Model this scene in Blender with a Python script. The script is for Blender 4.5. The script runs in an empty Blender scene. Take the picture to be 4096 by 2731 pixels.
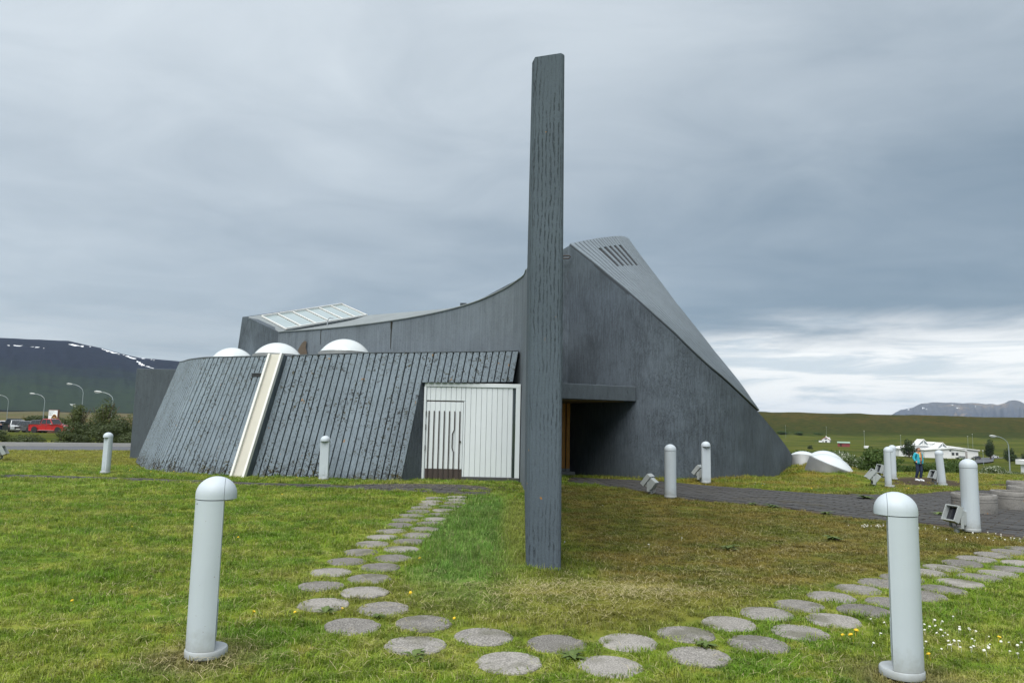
import bpy, bmesh, math, random
import numpy as np
from mathutils import Vector, Matrix, Euler, noise as mnoise

scene = bpy.context.scene
COL = scene.collection
R = math.radians

# ------------------------------------------------------------------ camera
cam_data = bpy.data.cameras.new('camera')
cam_data.sensor_width = 36.0
cam_data.lens = 36.0 * 2856.0 / 4096.0
cam_data.clip_start = 0.05
cam_data.clip_end = 60000.0
cam = bpy.data.objects.new('camera', cam_data)
COL.objects.link(cam)
PITCH, ROLL = R(6.47), R(1.19)
_f = Vector((0, math.cos(PITCH), math.sin(PITCH)))
_u0 = Vector((0, -math.sin(PITCH), math.cos(PITCH)))
_r = Vector((1, 0, 0)) * math.cos(ROLL) + _u0 * math.sin(ROLL)
_u = Vector((-1, 0, 0)) * math.sin(ROLL) + _u0 * math.cos(ROLL)
cam.matrix_world = Matrix(((_r.x, _u.x, -_f.x, 0), (_r.y, _u.y, -_f.y, 0), (_r.z, _u.z, -_f.z, 1.6), (0, 0, 0, 1)))
scene.camera = cam

# ------------------------------------------------------------------ view
scene.view_settings.view_transform = 'Standard'
scene.view_settings.look = 'None'
scene.view_settings.gamma = 1.0
scene.view_settings.use_curve_mapping = False
scene.view_settings.exposure = 1.8
scene.render.engine = 'CYCLES'
scene.cycles.use_denoising = True
scene.cycles.max_bounces = 8
scene.cycles.transparent_max_bounces = 12
scene.cycles.volume_bounces = 1

# ------------------------------------------------------------------ node helper
def nd(t, typ, ins=None, **props):
    n = t.nodes.new(typ)
    for k, v in props.items():
        setattr(n, k, v)
    for k, v in (ins or {}).items():
        s = n.inputs[k]
        if isinstance(v, bpy.types.NodeSocket):
            t.links.new(v, s)
        else:
            s.default_value = v
    return n
def mth(t, op, a, b=0.0, c=0.0, clamp=False):
    return nd(t, 'ShaderNodeMath', {0: a, 1: b, 2: c}, operation=op, use_clamp=clamp).outputs[0]
def vmul(t, v, s):
    return nd(t, 'ShaderNodeVectorMath', {0: v, 1: s}, operation='MULTIPLY').outputs[0]
def mixc(t, f, a, b, blend='MIX'):
    n = nd(t, 'ShaderNodeMix', {}, data_type='RGBA', blend_type=blend)
    for idx, v in ((0, f), (6, a), (7, b)):
        if isinstance(v, bpy.types.NodeSocket): t.links.new(v, n.inputs[idx])
        else: n.inputs[idx].default_value = v if idx == 0 else (*v[:3], 1.0)
    return n.outputs[2]
def noi(t, vec, scale=1.0, detail=4.0, rough=0.55, dist=0.0):
    return nd(t, 'ShaderNodeTexNoise', {'Vector': vec, 'Scale': scale, 'Detail': detail, 'Roughness': rough, 'Distortion': dist}).outputs['Fac']
def ramp(t, v, a, b, lo=0.0, hi=1.0):
    return nd(t, 'ShaderNodeMapRange', {'Value': v, 'From Min': a, 'From Max': b, 'To Min': lo, 'To Max': hi}, interpolation_type='SMOOTHSTEP').outputs[0]
def sepxyz(t, v):
    s = nd(t, 'ShaderNodeSeparateXYZ', {0: v}); return s.outputs[0], s.outputs[1], s.outputs[2]

# ------------------------------------------------------------------ sky: a high overcast deck, open along the right horizon
SUN_AZ, SUN_EL = R(-158), R(58)         # behind the viewer's left shoulder, hidden by cloud
SUN_DIR = Vector((math.sin(SUN_AZ)*math.cos(SUN_EL), math.cos(SUN_AZ)*math.cos(SUN_EL), math.sin(SUN_EL)))
world = bpy.data.worlds.new('World')
scene.world = world
world.use_nodes = True
wt = world.node_tree
wt.nodes.clear()
gen = nd(wt, 'ShaderNodeTexCoord').outputs['Generated']
dx, dy, dz = sepxyz(wt, gen)
up = mth(wt, 'MAXIMUM', dz, 0.0)
den = mth(wt, 'ADD', up, 0.10)
plane = nd(wt, 'ShaderNodeCombineXYZ', {0: mth(wt, 'DIVIDE', dx, den), 1: mth(wt, 'DIVIDE', dy, den), 2: 0.0}).outputs[0]
big = noi(wt, vmul(wt, plane, (0.55, 0.85, 1)), 1.0, 5, 0.5, 0.3)
fine = noi(wt, vmul(wt, plane, (1.6, 1.9, 1)), 1.0, 8, 0.60, 0.9)
# overcast: brightest overhead, thinner towards the left
lum = mth(wt, 'ADD', mth(wt, 'MULTIPLY_ADD', up, 0.68, 0.18), mth(wt, 'MULTIPLY', dx, -0.20))
lum = mth(wt, 'ADD', lum, mth(wt, 'MULTIPLY', mth(wt, 'SUBTRACT', big, 0.5), 0.34))
lum = mth(wt, 'ADD', lum, mth(wt, 'MULTIPLY', mth(wt, 'SUBTRACT', fine, 0.5), ramp(wt, up, 0.02, 0.45, 0.11, 0.24)))
lum = mth(wt, 'MAXIMUM', lum, 0.05)
cloud = mixc(wt, ramp(wt, lum, 0.05, 0.9), (0.158, 0.222, 0.280), (0.81, 0.87, 0.905))
# the gap under the deck
hor = mth(wt, 'SQRT', mth(wt, 'ADD', mth(wt, 'MULTIPLY', dx, dx), mth(wt, 'MULTIPLY', dy, dy)))
side = mth(wt, 'DIVIDE', dx, mth(wt, 'MAXIMUM', hor, 0.001))
elev = mth(wt, 'ADD', dz, mth(wt, 'MULTIPLY', mth(wt, 'SUBTRACT', noi(wt, vmul(wt, gen, (5, 5, 26)), 1.0, 6, 0.6, 0.4), 0.5), 0.085))
gap = mth(wt, 'MULTIPLY', ramp(wt, elev, 0.150, 0.090), ramp(wt, side, 0.10, 0.34))
gapl = mth(wt, 'MULTIPLY', ramp(wt, elev, 0.16, 0.02), ramp(wt, side, 0.30, -0.3, 0.0, 0.35))
streak = ramp(wt, noi(wt, vmul(wt, gen, (5, 5, 48)), 1.0, 6, 0.62, 0.6), 0.36, 0.56)
gapc = mixc(wt, streak, (0.60, 0.66, 0.70), (0.94, 0.935, 0.915))
cloud = mixc(wt, mth(wt, 'MAXIMUM', gap, gapl), cloud, gapc)
nish = nd(wt, 'ShaderNodeTexSky', sky_type='NISHITA', sun_disc=False, sun_elevation=SUN_EL, sun_rotation=SUN_AZ, altitude=50.0)
SKY_GAIN = 3.15
skycol = mixc(wt, 0.95, nish.outputs[0], vmul(wt, cloud, (SKY_GAIN,)*3))
bg = nd(wt, 'ShaderNodeBackground', {'Color': skycol, 'Strength': 0.1})
nd(wt, 'ShaderNodeOutputWorld', {'Surface': bg.outputs[0]})

# ------------------------------------------------------------------ sun behind the cloud
sun_data = bpy.data.lights.new('sun', 'SUN')
sun_data.energy = 1.25
sun_data.angle = R(55)
sun_data.color = (1.0, 0.97, 0.92)
sun = bpy.data.objects.new('sun', sun_data)
COL.objects.link(sun)
sun.location = (-30, 10, 40)
sun.rotation_euler = (-SUN_DIR).to_track_quat('-Z', 'Y').to_euler()

# ------------------------------------------------------------------ surveyed places (metres)
D = {
    'stones_outer': [(-1.515, 15.108), (-1.529, 14.522), (-1.543, 14.004), (-1.584, 13.451), (-1.592, 12.866), (-1.629, 12.325), (-1.65, 11.73), (-1.667, 11.147), (-1.697, 10.59), (-1.725, 10.027), (-1.753, 9.456), (-1.785, 8.871), (-1.819, 8.298), (-1.848, 7.717), (-1.776, 7.072), (-1.578, 6.379), (-1.187, 5.752), (-0.645, 5.315), (0.024, 4.983), (0.701, 4.971), (1.345, 5.197), (1.877, 5.515), (2.32, 5.853), (2.741, 6.207), (3.166, 6.556), (3.58, 6.881), (4.04, 7.177), (4.43, 7.481), (4.8, 7.788), (5.199, 8.102), (5.592, 8.373), (5.959, 8.692), (6.348, 9.062)],
    'stones_inner': [(-1.092, 15.388), (-1.066, 14.844), (-1.065, 14.284), (-1.092, 13.715), (-1.157, 13.122), (-1.176, 12.547), (-1.194, 11.969), (-1.223, 11.409), (-1.238, 10.832), (-1.265, 10.271), (-1.306, 9.719), (-1.326, 9.127), (-1.336, 8.544), (-1.384, 7.997), (-1.386, 7.436), (-1.317, 6.84), (-1.048, 6.291), (-0.653, 5.857), (-0.165, 5.557), (0.371, 5.426), (0.909, 5.498), (1.393, 5.74), (1.824, 6.055), (2.246, 6.384), (2.647, 6.702), (3.107, 7.065), (3.531, 7.41), (3.921, 7.726), (4.295, 8.005), (4.734, 8.321), (5.147, 8.644), (5.533, 8.925), (5.933, 9.278), (6.358, 9.587), (6.79, 9.886), (7.164, 10.161)],
    'rib_foot': [(-13.325, 26.08), (-11.972, 23.594), (-11.183, 22.265), (-10.441, 21.282), (-9.881, 20.705), (-9.121, 20.399), (-8.266, 19.969), (-7.331, 19.589), (-6.959, 19.536), (-5.876, 19.523), (-4.827, 19.502), (-3.765, 19.339), (-2.883, 19.422), (-1.946, 19.375), (-1.227, 19.415), (-0.343, 19.496)],
    'rib_top': [(-11.952, 25.891, 3.46), (-10.951, 23.995, 3.4), (-10.282, 22.86, 3.36), (-9.615, 21.998, 3.34), (-9.066, 21.457, 3.33), (-8.316, 21.081, 3.325), (-7.535, 20.704, 3.32), (-6.747, 20.384, 3.32), (-6.403, 20.279, 3.33), (-5.34, 20.284, 3.39), (-4.315, 20.296, 3.45), (-3.282, 20.202, 3.475), (-2.372, 20.136, 3.5), (-1.422, 20.113, 3.53), (-0.684, 20.136, 3.56), (0.204, 20.203, 3.61)],
    'gate': [(-2.42, 20.02, -0.014), (0.272, 19.98, -0.027), (-2.428, 20.02, 2.666), (0.23, 19.98, 2.768)],
    'curved_top': [(0.357, 17.2, 5.43), (0.341, 18.0, 5.528), (0.325, 18.9, 5.628), (0.29, 20.0, 5.748), (0.079, 20.6, 5.699), (-0.305, 21.0, 5.52), (-1.039, 21.6, 5.278), (-1.755, 22.3, 5.16), (-2.502, 22.9, 5.069), (-3.286, 23.5, 4.999), (-4.09, 24.0, 4.936), (-4.924, 24.5, 4.884), (-5.766, 24.9, 4.829), (-6.631, 25.3, 4.786), (-7.522, 25.7, 4.756), (-8.596, 26.1, 4.721)],
    'end_corner': [(-10.426, 28.0, 5.496), (-10.643, 28.0, 4.572), (-11.026, 28.0, 3.069)],
    'roof_back': [(-8.31, 34.0, 6.401), (-6.752, 33.0, 6.431), (-4.995, 31.5, 6.359), (-3.229, 29.5, 6.216), (-1.827, 27.5, 6.066)],
    'parapet': [(-1.793, 27.5, 6.066), (-1.31, 27.2, 6.265), (-0.803, 26.9, 6.494), (-0.307, 26.6, 6.717), (0.1, 26.4, 6.903), (0.581, 26.2, 7.171), (1.211, 25.9, 7.513), (1.795, 25.6, 7.929), (2.017, 25.4, 8.03)],
    'parapet_low': [(-1.791, 27.5, 5.981), (-1.305, 27.2, 6.095), (-0.797, 26.9, 6.208), (-0.298, 26.6, 6.317), (0.11, 26.4, 6.405), (0.594, 26.2, 6.445), (1.228, 25.9, 6.403), (1.815, 25.6, 6.36), (2.037, 25.4, 6.328)],
    'sky_bl': (-8.607, 27.0, 4.928),
    'sky_br': (-6.794, 33.0, 6.406),
    'sky_tl': (-10.267, 29.0, 5.68),
    'sky_tr': (-8.579, 35.48, 7.307),
    'ridge_l': (-11.04, 29.6, 5.766),
    'ridge_r': (-8.642, 36.0, 7.442),
    'cheek_low': (-8.562, 26.1, 4.729),
    'cheek_up': (-10.487, 28.9, 5.582),
    'right_top': [(2.009, 25.3, 8.005), (2.371, 24.6, 7.508), (2.776, 23.85, 6.96), (3.149, 23.2, 6.442), (3.526, 22.65, 5.966), (3.877, 22.25, 5.535), (4.228, 22.0, 5.141), (4.62, 21.87, 4.747), (5.044, 21.85, 4.36), (5.443, 21.9, 3.982), (6.057, 22.05, 3.468), (6.654, 22.35, 3.067), (7.429, 23.0, 2.575), (8.367, 24.2, 2.109), (9.425, 25.8, 1.562), (10.647, 27.8, 0.936), (12.01, 30.3, 0.233)],
    'crest': [(2.009, 25.3, 8.005), (2.598, 26.0, 8.309), (3.122, 26.6, 8.559), (3.566, 27.2, 8.776), (4.026, 27.8, 8.987), (4.328, 28.3, 9.133), (4.568, 28.7, 9.207), (4.743, 29.0, 9.215), (4.902, 29.3, 9.109)],
    'rim': [(0, 4.902, 29.3, 9.109), (0.09, 5.25, 28.9, 8.354), (0.2, 5.856, 28.2, 7.084), (0.32, 6.42, 27.5, 5.844), (0.44, 6.96, 26.8, 4.803), (0.56, 7.442, 26.1, 3.881), (0.68, 7.854, 25.3, 3.082), (0.78, 8.195, 24.55, 2.43), (0.815, 8.458, 24.4, 2.106)],
    'canopy': [(1.324, 20.9, 2.806), (1.331, 20.9, 2.336), (3.871, 22.2, 2.77), (3.872, 22.2, 2.324)],
    'timber_1295': ((1.897, 25.2, -0.077), (1.867, 25.2, 2.309)),
    'timber_1308': ((2.094, 25.2, -0.073), (2.067, 25.2, 2.313)),
    'bracket': (2.053, 25.2, 7.532),
    'bol_near_left': (-2.041, 4.955, 0.0),
    'bol_near_right': (2.618, 4.837, 0.0),
    'bol_left_far': (-10.891, 19.542, 0.0),
    'bol_by_wall': (-4.841, 18.923, -0.0),
    'bol_path_a': (3.575, 16.069, 0.0),
    'bol_path_b': (5.588, 20.556, -0.014),
    'bol_big': (7.426, 11.692, 0.0),
    'bol_grp_a': (10.939, 20.824, -0.038),
    'bol_lean': (14.213, 23.737, -0.175),
    'bol_grp_b': (13.248, 24.972, -0.096),
    'flood_a': (3.299, 16.974, 0.0),
    'flood_b': (5.527, 20.978, -0.001),
    'flood_c': (10.533, 20.961, -0.034),
    'flood_d': (12.944, 25.136, -0.055),
    'flood_e': (14.695, 25.404, -0.22),
    'flood_f': (7.198, 11.706, 0.0),
    'flood_g': (-17.962, 25.531, -0.113),
    'p1': (9.451, 14.942, 0.0),
    'p2': (10.458, 15.57, 0.0),
    'p3': (11.733, 16.545, 0.0),
    'person': (20.248, 35.737, -0.843),
    'path_up': [(1.865, 23.15), (2.782, 22.199), (4.429, 21.097), (5.518, 20.101), (6.682, 19.144), (7.65, 18.065), (9.036, 18.145), (10.43, 18.619), (11.895, 19.903), (13.546, 20.762), (14.883, 20.957)],
    'path_lo': [(1.615, 20.025), (2.424, 19.332), (3.207, 17.565), (3.882, 15.874), (4.609, 15.411), (5.475, 14.664), (6.04, 13.499), (6.713, 12.873), (7.196, 12.607), (7.395, 12.169), (7.81, 11.059), (8.016, 10.453)],
    'walk_up': [(-13.89, 18.828), (-13.142, 18.73), (-9.42, 18.423), (-5.692, 17.772), (-3.971, 17.94), (-2.322, 18.502)],
    'walk_lo': [(-13.238, 17.956), (-12.529, 17.867), (-8.986, 17.587), (-5.439, 16.993), (-3.674, 16.622), (-2.033, 16.256), (-0.793, 15.839)],
    'domes': [(-9.159, 23.4, 3.516), (-7.428, 22.6, 3.55), (-5.256, 22.4, 3.631)],
    'mound_domes': [(12.015, 29.5, 0.328), (12.684, 29.0, 0.299), (11.793, 26.5, 0.226)],
    'bol_dome_head': (14.327, 33.0, 0.59),
    'block': [(-14.9, 28.437, 0.0), (-14.933, 28.4, 3.428)],
    'kerb_l': (-28.161, 39.902, -0.2),
    'kerb_r': (-22.85, 43.516, -0.253),
    'road_l': (-22.455, 31.864, -0.159),
    'road_r': (-19.281, 36.754, -0.184),
    'ridge_near': [(-44.042, 4.202), (-39.57, 4.541), (-35.787, 4.814), (-33.741, 4.886), (-32.03, 4.921), (-31.135, 4.749), (-30.074, 4.583), (-28.826, 4.282), (-27.555, 4.042), (-24.619, 3.903), (-21.877, 3.525), (-18.282, 2.641), (-14.543, 1.613)],
    'ridge_far': [(26.917, 0.626), (28.016, 1.093), (28.543, 1.434), (29.331, 1.596), (29.648, 1.798), (29.845, 1.909), (30.497, 1.956), (31.847, 2.013), (33.08, 1.921), (33.649, 1.881), (33.933, 1.903), (34.211, 1.84), (34.634, 1.967), (34.848, 2.093), (35.124, 2.122), (35.461, 2.051), (35.66, 1.947), (36.515, 1.683), (38.115, 1.369)],
    'snow_near': [(-34.845, 4.356), (-33.619, 4.331), (-31.477, 4.628), (-30.704, 4.543), (-29.594, 4.387), (-28.843, 4.184), (-28.157, 3.973), (-27.364, 3.978), (-26.789, 3.969), (-27.449, 3.572), (-26.903, 3.406)],
    'snow_far': [(29.949, 1.61), (30.137, 1.515), (31.563, 1.873), (32.336, 1.876), (31.832, 1.671), (32.021, 1.608), (29.034, 1.452), (33.0, 1.717)],
    'bases': {},
    'car_pickup': (-59.912, 94.0),
    'car_estate': (-65.724, 98.0),
    'car_hatch': (-67.763, 99.0),
    'car_offroader': (-71.383, 103.0),
    'car_wagon': (-75.969, 108.0),
    'car_hidden': (-70.481, 106.0),
}

LEFT_PROFILE = [(-1e5,0),(20,0),(24,-.1),(30,-.15),(40,-.2),(60,-.5),(95,-1.0),(150,-2.5),(300,-6),(800,-9),(1500,-8),(3300,10),(30000,30)]
RIGHT_PROFILE = [(-1e5,0),(18,0),(21,-.06),(23.5,-.2),(30,-.52),(35,-.83),(45,-1.0),(52,-1.6),(60,-2.4),(80,-4.6),(110,-8),(150,-10.5),(300,-12),(420,-12.5),(600,-12.1),(800,-13.7),(1000,-6),(1120,26),(1300,27.5),(2500,10),(30000,0)]
def lerp_table(t, v):
    for i in range(1, len(t)):
        if v < t[i][0]:
            a, b = t[i-1], t[i]
            return a[1] + (b[1]-a[1]) * (v-a[0]) / (b[0]-a[0])
    return t[-1][1]
def smooth(a, b, v):
    k = min(1., max(0., (v-a)/(b-a)))
    return k*k*(3-2*k)
def ground(x, y):
    """Height of the terrain at a place."""
    if y < 18: return 0.
    k = smooth(-.30, .18, x/y)
    z = lerp_table(LEFT_PROFILE, y)*(1-k) + lerp_table(RIGHT_PROFILE, y)*k
    if y < 45:
        z += .22*math.exp(-((x-6.5)**2/18+(y-23.5)**2/5)) + .66*math.exp(-((x-12.0)**2/5+(y-27.9)**2/8))
    return z

# ------------------------------------------------------------------ object helpers
def tag(o, label=None, cat=None, group=None, kind=None):
    for k, v in (('label', label), ('category', cat), ('group', group), ('kind', kind)):
        if v: o[k] = v
    return o
def empty(name, loc=(0, 0, 0), rz=0.0, label=None, cat=None, group=None):
    o = bpy.data.objects.new(name, None)
    o.empty_display_size = 0.2
    COL.objects.link(o)
    o.location = loc; o.rotation_euler = (0, 0, rz)
    return tag(o, label, cat, group)
def link(name, me, mat=None, parent=None):
    if mat is not None and not me.materials: me.materials.append(mat)
    o = bpy.data.objects.new(name, me)
    COL.objects.link(o)
    if parent is not None: o.parent = parent
    return o
def copy_tree(o, parent=None):
    c = o.copy(); COL.objects.link(c)
    if parent is not None: c.parent = parent
    for ch in list(o.children): copy_tree(ch, c)
    return c
class MB:
    """Collects verts and faces, builds one mesh object."""
    def __init__(s): s.v = []; s.f = []; s.sm = []
    def add(s, verts, faces, smooth=False, m=None):
        b = len(s.v)
        for p in verts:
            p = Vector(p)
            s.v.append(tuple(m @ p) if m is not None else tuple(p))
        for f in faces:
            s.f.append([b+i for i in f]); s.sm.append(smooth)
        return s
    def box(s, lo, hi, m=None, taper=None):
        x0, y0, z0 = lo; x1, y1, z1 = hi
        return s.add([(x0,y0,z0),(x1,y0,z0),(x1,y1,z0),(x0,y1,z0),(x0,y0,z1),(x1,y0,z1),(x1,y1,z1),(x0,y1,z1)],
                     [(3,2,1,0),(4,5,6,7),(0,1,5,4),(1,2,6,5),(2,3,7,6),(3,0,4,7)], False, m)
    def tube(s, pts, rad, n=10, smooth=True, cap=True, m=None):
        pts = [Vector(p) for p in pts]
        rads = rad if hasattr(rad, '__len__') else [rad]*len(pts)
        rings = []; ref = None
        for i, p in enumerate(pts):
            d = (pts[min(i+1, len(pts)-1)] - pts[max(i-1, 0)]).normalized()
            if ref is None: ref = d.orthogonal().normalized()
            ref = (ref - d*ref.dot(d)).normalized()
            b = d.cross(ref)
            rings.append([p + (ref*math.cos(2*math.pi*k/n) + b*math.sin(2*math.pi*k/n))*rads[i] for k in range(n)])
        vs = [q for r in rings for q in r]; fs = []
        for i in range(len(pts)-1):
            for k in range(n):
                fs.append((i*n+k, i*n+(k+1) % n, (i+1)*n+(k+1) % n, (i+1)*n+k))
        s.add(vs, fs, smooth, m)
        if cap:
            b = len(s.v) - len(vs)
            s.f.append([b+k for k in range(n)][::-1]); s.sm.append(False)
            s.f.append([b+(len(pts)-1)*n+k for k in range(n)]); s.sm.append(False)
        return s
    def lathe(s, prof, n=32, smooth=True, m=None, capb=True, capt=True):
        vs = []; fs = []
        for r, z in prof:
            for k in range(n):
                a = 2*math.pi*k/n; vs.append((r*math.cos(a), r*math.sin(a), z))
        for i in range(len(prof)-1):
            for k in range(n):
                fs.append((i*n+k, i*n+(k+1) % n, (i+1)*n+(k+1) % n, (i+1)*n+k))
        s.add(vs, fs, smooth, m)
        b = len(s.v)-len(vs)
        if capb and prof[0][0] > 1e-4: s.f.append([b+k for k in range(n)][::-1]); s.sm.append(False)
        if capt and prof[-1][0] > 1e-4: s.f.append([b+(len(prof)-1)*n+k for k in range(n)]); s.sm.append(False)
        return s
    def prism(s, poly, z0, z1, m=None, smooth=False):
        n = len(poly); zz0 = z0 if hasattr(z0, '__len__') else [z0]*n; zz1 = z1 if hasattr(z1, '__len__') else [z1]*n
        vs = [(p[0], p[1], a) for p, a in zip(poly, zz0)] + [(p[0], p[1], a) for p, a in zip(poly, zz1)]
        fs = [tuple(range(n))[::-1], tuple(range(n, 2*n))]
        s.add(vs, fs, False, m)
        b = len(s.v)-2*n
        for i in range(n):
            j = (i+1) % n
            s.f.append([b+i, b+j, b+n+j, b+n+i]); s.sm.append(smooth)
        return s
    def hexa(s, a, b):          # two quads (lists of 4 points) joined to a solid
        return s.add(list(a)+list(b), [(3,2,1,0),(4,5,6,7),(0,1,5,4),(1,2,6,5),(2,3,7,6),(3,0,4,7)])
    def mesh(s, name):
        me = bpy.data.meshes.new(name)
        me.from_pydata(s.v, [], s.f)
        me.polygons.foreach_set('use_smooth', s.sm)
        me.update()
        if any(s.sm): me.set_sharp_from_angle(angle=R(38))
        return me
    def build(s, name, mat=None, parent=None, bevel=0.0, seg=2, angle=35):
        me = s.mesh(name)
        if bevel: bevel_mesh(me, bevel, seg, angle)
        return link(name, me, mat, parent)
def bevel_mesh(me, w, seg=2, angle=35):
    bm = bmesh.new(); bm.from_mesh(me)
    bmesh.ops.remove_doubles(bm, verts=bm.verts, dist=1e-5)
    bmesh.ops.recalc_face_normals(bm, faces=bm.faces)
    es = [e for e in bm.edges if len(e.link_faces) == 2 and e.calc_face_angle(0) > R(angle)]
    bmesh.ops.bevel(bm, geom=es, offset=w, segments=seg, profile=0.6, affect='EDGES', clamp_overlap=True)
    bm.to_mesh(me); bm.free(); me.update()
def solidify(me, th):
    bm = bmesh.new(); bm.from_mesh(me)
    bmesh.ops.solidify(bm, geom=bm.faces[:], thickness=th)
    bm.to_mesh(me); bm.free(); me.update()
def evaluated(name, me, mods, mat=None, parent=None, smooth=True):
    """Runs modifiers on a temporary object and keeps the finished mesh."""
    o = bpy.data.objects.new('temporary', me); COL.objects.link(o)
    mods(o)
    dg = bpy.context.evaluated_depsgraph_get()
    m2 = bpy.data.meshes.new_from_object(o.evaluated_get(dg))
    bpy.data.objects.remove(o)
    m2.name = name
    if smooth: m2.polygons.foreach_set('use_smooth', [True]*len(m2.polygons))
    m2.materials.clear()
    return link(name, m2, mat, parent)
def vlerp(a, b, t): return Vector(a)*(1-t) + Vector(b)*t
def sample(pts, t):
    """Point at fraction t along a polyline (by index)."""
    k = t*(len(pts)-1); i = min(int(k), len(pts)-2)
    return vlerp(pts[i], pts[i+1], k-i)
def by_length(pts, n):
    """n+1 points evenly spaced along a polyline; returns (index parameters)."""
    L = [0.0]
    for a, b in zip(pts, pts[1:]): L.append(L[-1] + (Vector(b)-Vector(a)).length)
    out = []
    for k in range(n+1):
        s = L[-1]*k/n
        i = max(j for j in range(len(L)-1) if L[j] <= s + 1e-9)
        out.append(i + (s-L[i])/max(1e-9, L[i+1]-L[i]))
    return out
def at_idx(pts, k):
    i = min(int(k), len(pts)-2); return vlerp(pts[i], pts[i+1], k-i)
def curve_smooth(pts, n):
    """Catmull-Rom resampling."""
    P = [Vector(p) for p in pts]; out = []
    for k in range(n+1):
        t = k*(len(P)-1)/n; i = min(int(t), len(P)-2); u = t-i
        p0 = P[i-1] if i > 0 else P[0]*2-P[1]; p1 = P[i]; p2 = P[i+1]; p3 = P[i+2] if i+2 < len(P) else P[-1]*2-P[-2]
        out.append(0.5*((2*p1) + (p2-p0)*u + (2*p0-5*p1+4*p2-p3)*u*u + (3*p1-p0-3*p2+p3)*u**3))
    return out

# ------------------------------------------------------------------ materials
def new_mat(name):
    m = bpy.data.materials.new(name); m.use_nodes = True
    m.node_tree.nodes.clear()
    return m, m.node_tree
def finish(t, col, rough=0.8, bump=None, strength=0.3, dist=0.02, metal=0.0, spec=0.4, **extra):
    p = nd(t, 'ShaderNodeBsdfPrincipled', {'Roughness': rough, 'Metallic': metal, 'Specular IOR Level': spec})
    if isinstance(col, bpy.types.NodeSocket): t.links.new(col, p.inputs['Base Color'])
    else: p.inputs['Base Color'].default_value = (*col[:3], 1)
    for k, v in extra.items():
        k = k.replace('_', ' ')
        if isinstance(v, bpy.types.NodeSocket): t.links.new(v, p.inputs[k])
        else: p.inputs[k].default_value = v
    if bump is not None:
        b = nd(t, 'ShaderNodeBump', {'Height': bump, 'Strength': strength, 'Distance': dist})
        t.links.new(b.outputs[0], p.inputs['Normal'])
    nd(t, 'ShaderNodeOutputMaterial', {'Surface': p.outputs[0]})
    return p
def posn(t): return nd(t, 'ShaderNodeNewGeometry').outputs['Position']
def objn(t): return nd(t, 'ShaderNodeTexCoord').outputs['Object']
def objrand(t): return nd(t, 'ShaderNodeObjectInfo').outputs['Random']

def concrete(name, base, light=1.25, dark=0.7, grain=(13, 13, 0.8), pit_size=(26, 26, 5), pit=0.0, pit_lim=(0.56, 0.62), lichen=0.0, bumps=0.5, orange=0.0, joints=False, streak=0.0):
    m, t = new_mat(name); p = posn(t)
    g = noi(t, vmul(t, p, grain), 1.0, 5, 0.6)
    blot = noi(t, p, 0.55, 5, 0.6)
    spk = noi(t, p, 38, 3, 0.6)
    k = mth(t, 'ADD', mth(t, 'MULTIPLY', g, 0.55), mth(t, 'ADD', mth(t, 'MULTIPLY', blot, 0.6), mth(t, 'MULTIPLY', spk, 0.42)))
    c = mixc(t, ramp(t, k, 0.52, 1.06), tuple(b*dark for b in base), tuple(b*light for b in base))
    h = mth(t, 'MULTIPLY', g, 0.6)
    if streak:
        st = ramp(t, noi(t, vmul(t, p, (3.2, 3.2, 0.12)), 1.0, 4, 0.7), 0.52, 0.75)
        c = mixc(t, mth(t, 'MULTIPLY', st, streak), c, tuple(b*0.45 for b in base))
    if pit:
        pz = noi(t, vmul(t, p, pit_size), 1.0, 4, 0.65, 0.6)
        area = ramp(t, noi(t, p, 1.6, 3, 0.6), 0.28, 0.62)
        pm = mth(t, 'MULTIPLY', ramp(t, pz, *pit_lim), area)
        c = mixc(t, mth(t, 'MULTIPLY', pm, pit), c, tuple(b*0.22 for b in base))
        h = mth(t, 'SUBTRACT', h, mth(t, 'MULTIPLY', pm, 1.3))
    if lichen:
        lz = noi(t, p, 17, 3, 0.6, 0.8)
        la = ramp(t, noi(t, p, 1.3, 4, 0.65), 0.34, 0.58)
        low = ramp(t, sepxyz(t, p)[2], 0.55, 0.05, 0.0, 0.11)
        lm = mth(t, 'MULTIPLY', ramp(t, mth(t, 'ADD', lz, low), 0.565, 0.605), mth(t, 'ADD', la, low))
        lcol = mixc(t, ramp(t, noi(t, p, 5, 2), 0.45, 0.6), (0.018, 0.016, 0.013), (0.045, 0.038, 0.012))
        c = mixc(t, mth(t, 'MULTIPLY', lm, lichen), c, lcol)
        h = mth(t, 'ADD', h, mth(t, 'MULTIPLY', lm, 0.9))
    if orange:
        om = mth(t, 'MULTIPLY', ramp(t, noi(t, p, 7.5, 2, 0.4), 0.735, 0.76), orange)
        c = mixc(t, om, c, (0.30, 0.15, 0.04))
    if joints:
        z = sepxyz(t, p)[2]
        fr = mth(t, 'FRACT', mth(t, 'MULTIPLY', mth(t, 'ADD', z, 0.35), 0.52))
        jn = ramp(t, mth(t, 'ABSOLUTE', mth(t, 'SUBTRACT', fr, 0.5)), 0.496, 0.499)
        c = mixc(t, mth(t, 'MULTIPLY', jn, 0.3), c, tuple(b*0.4 for b in base))
        h = mth(t, 'SUBTRACT', h, mth(t, 'MULTIPLY', jn, 0.5))
    finish(t, c, 0.85, h, bumps, 0.02, spec=0.3)
    return m
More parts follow.
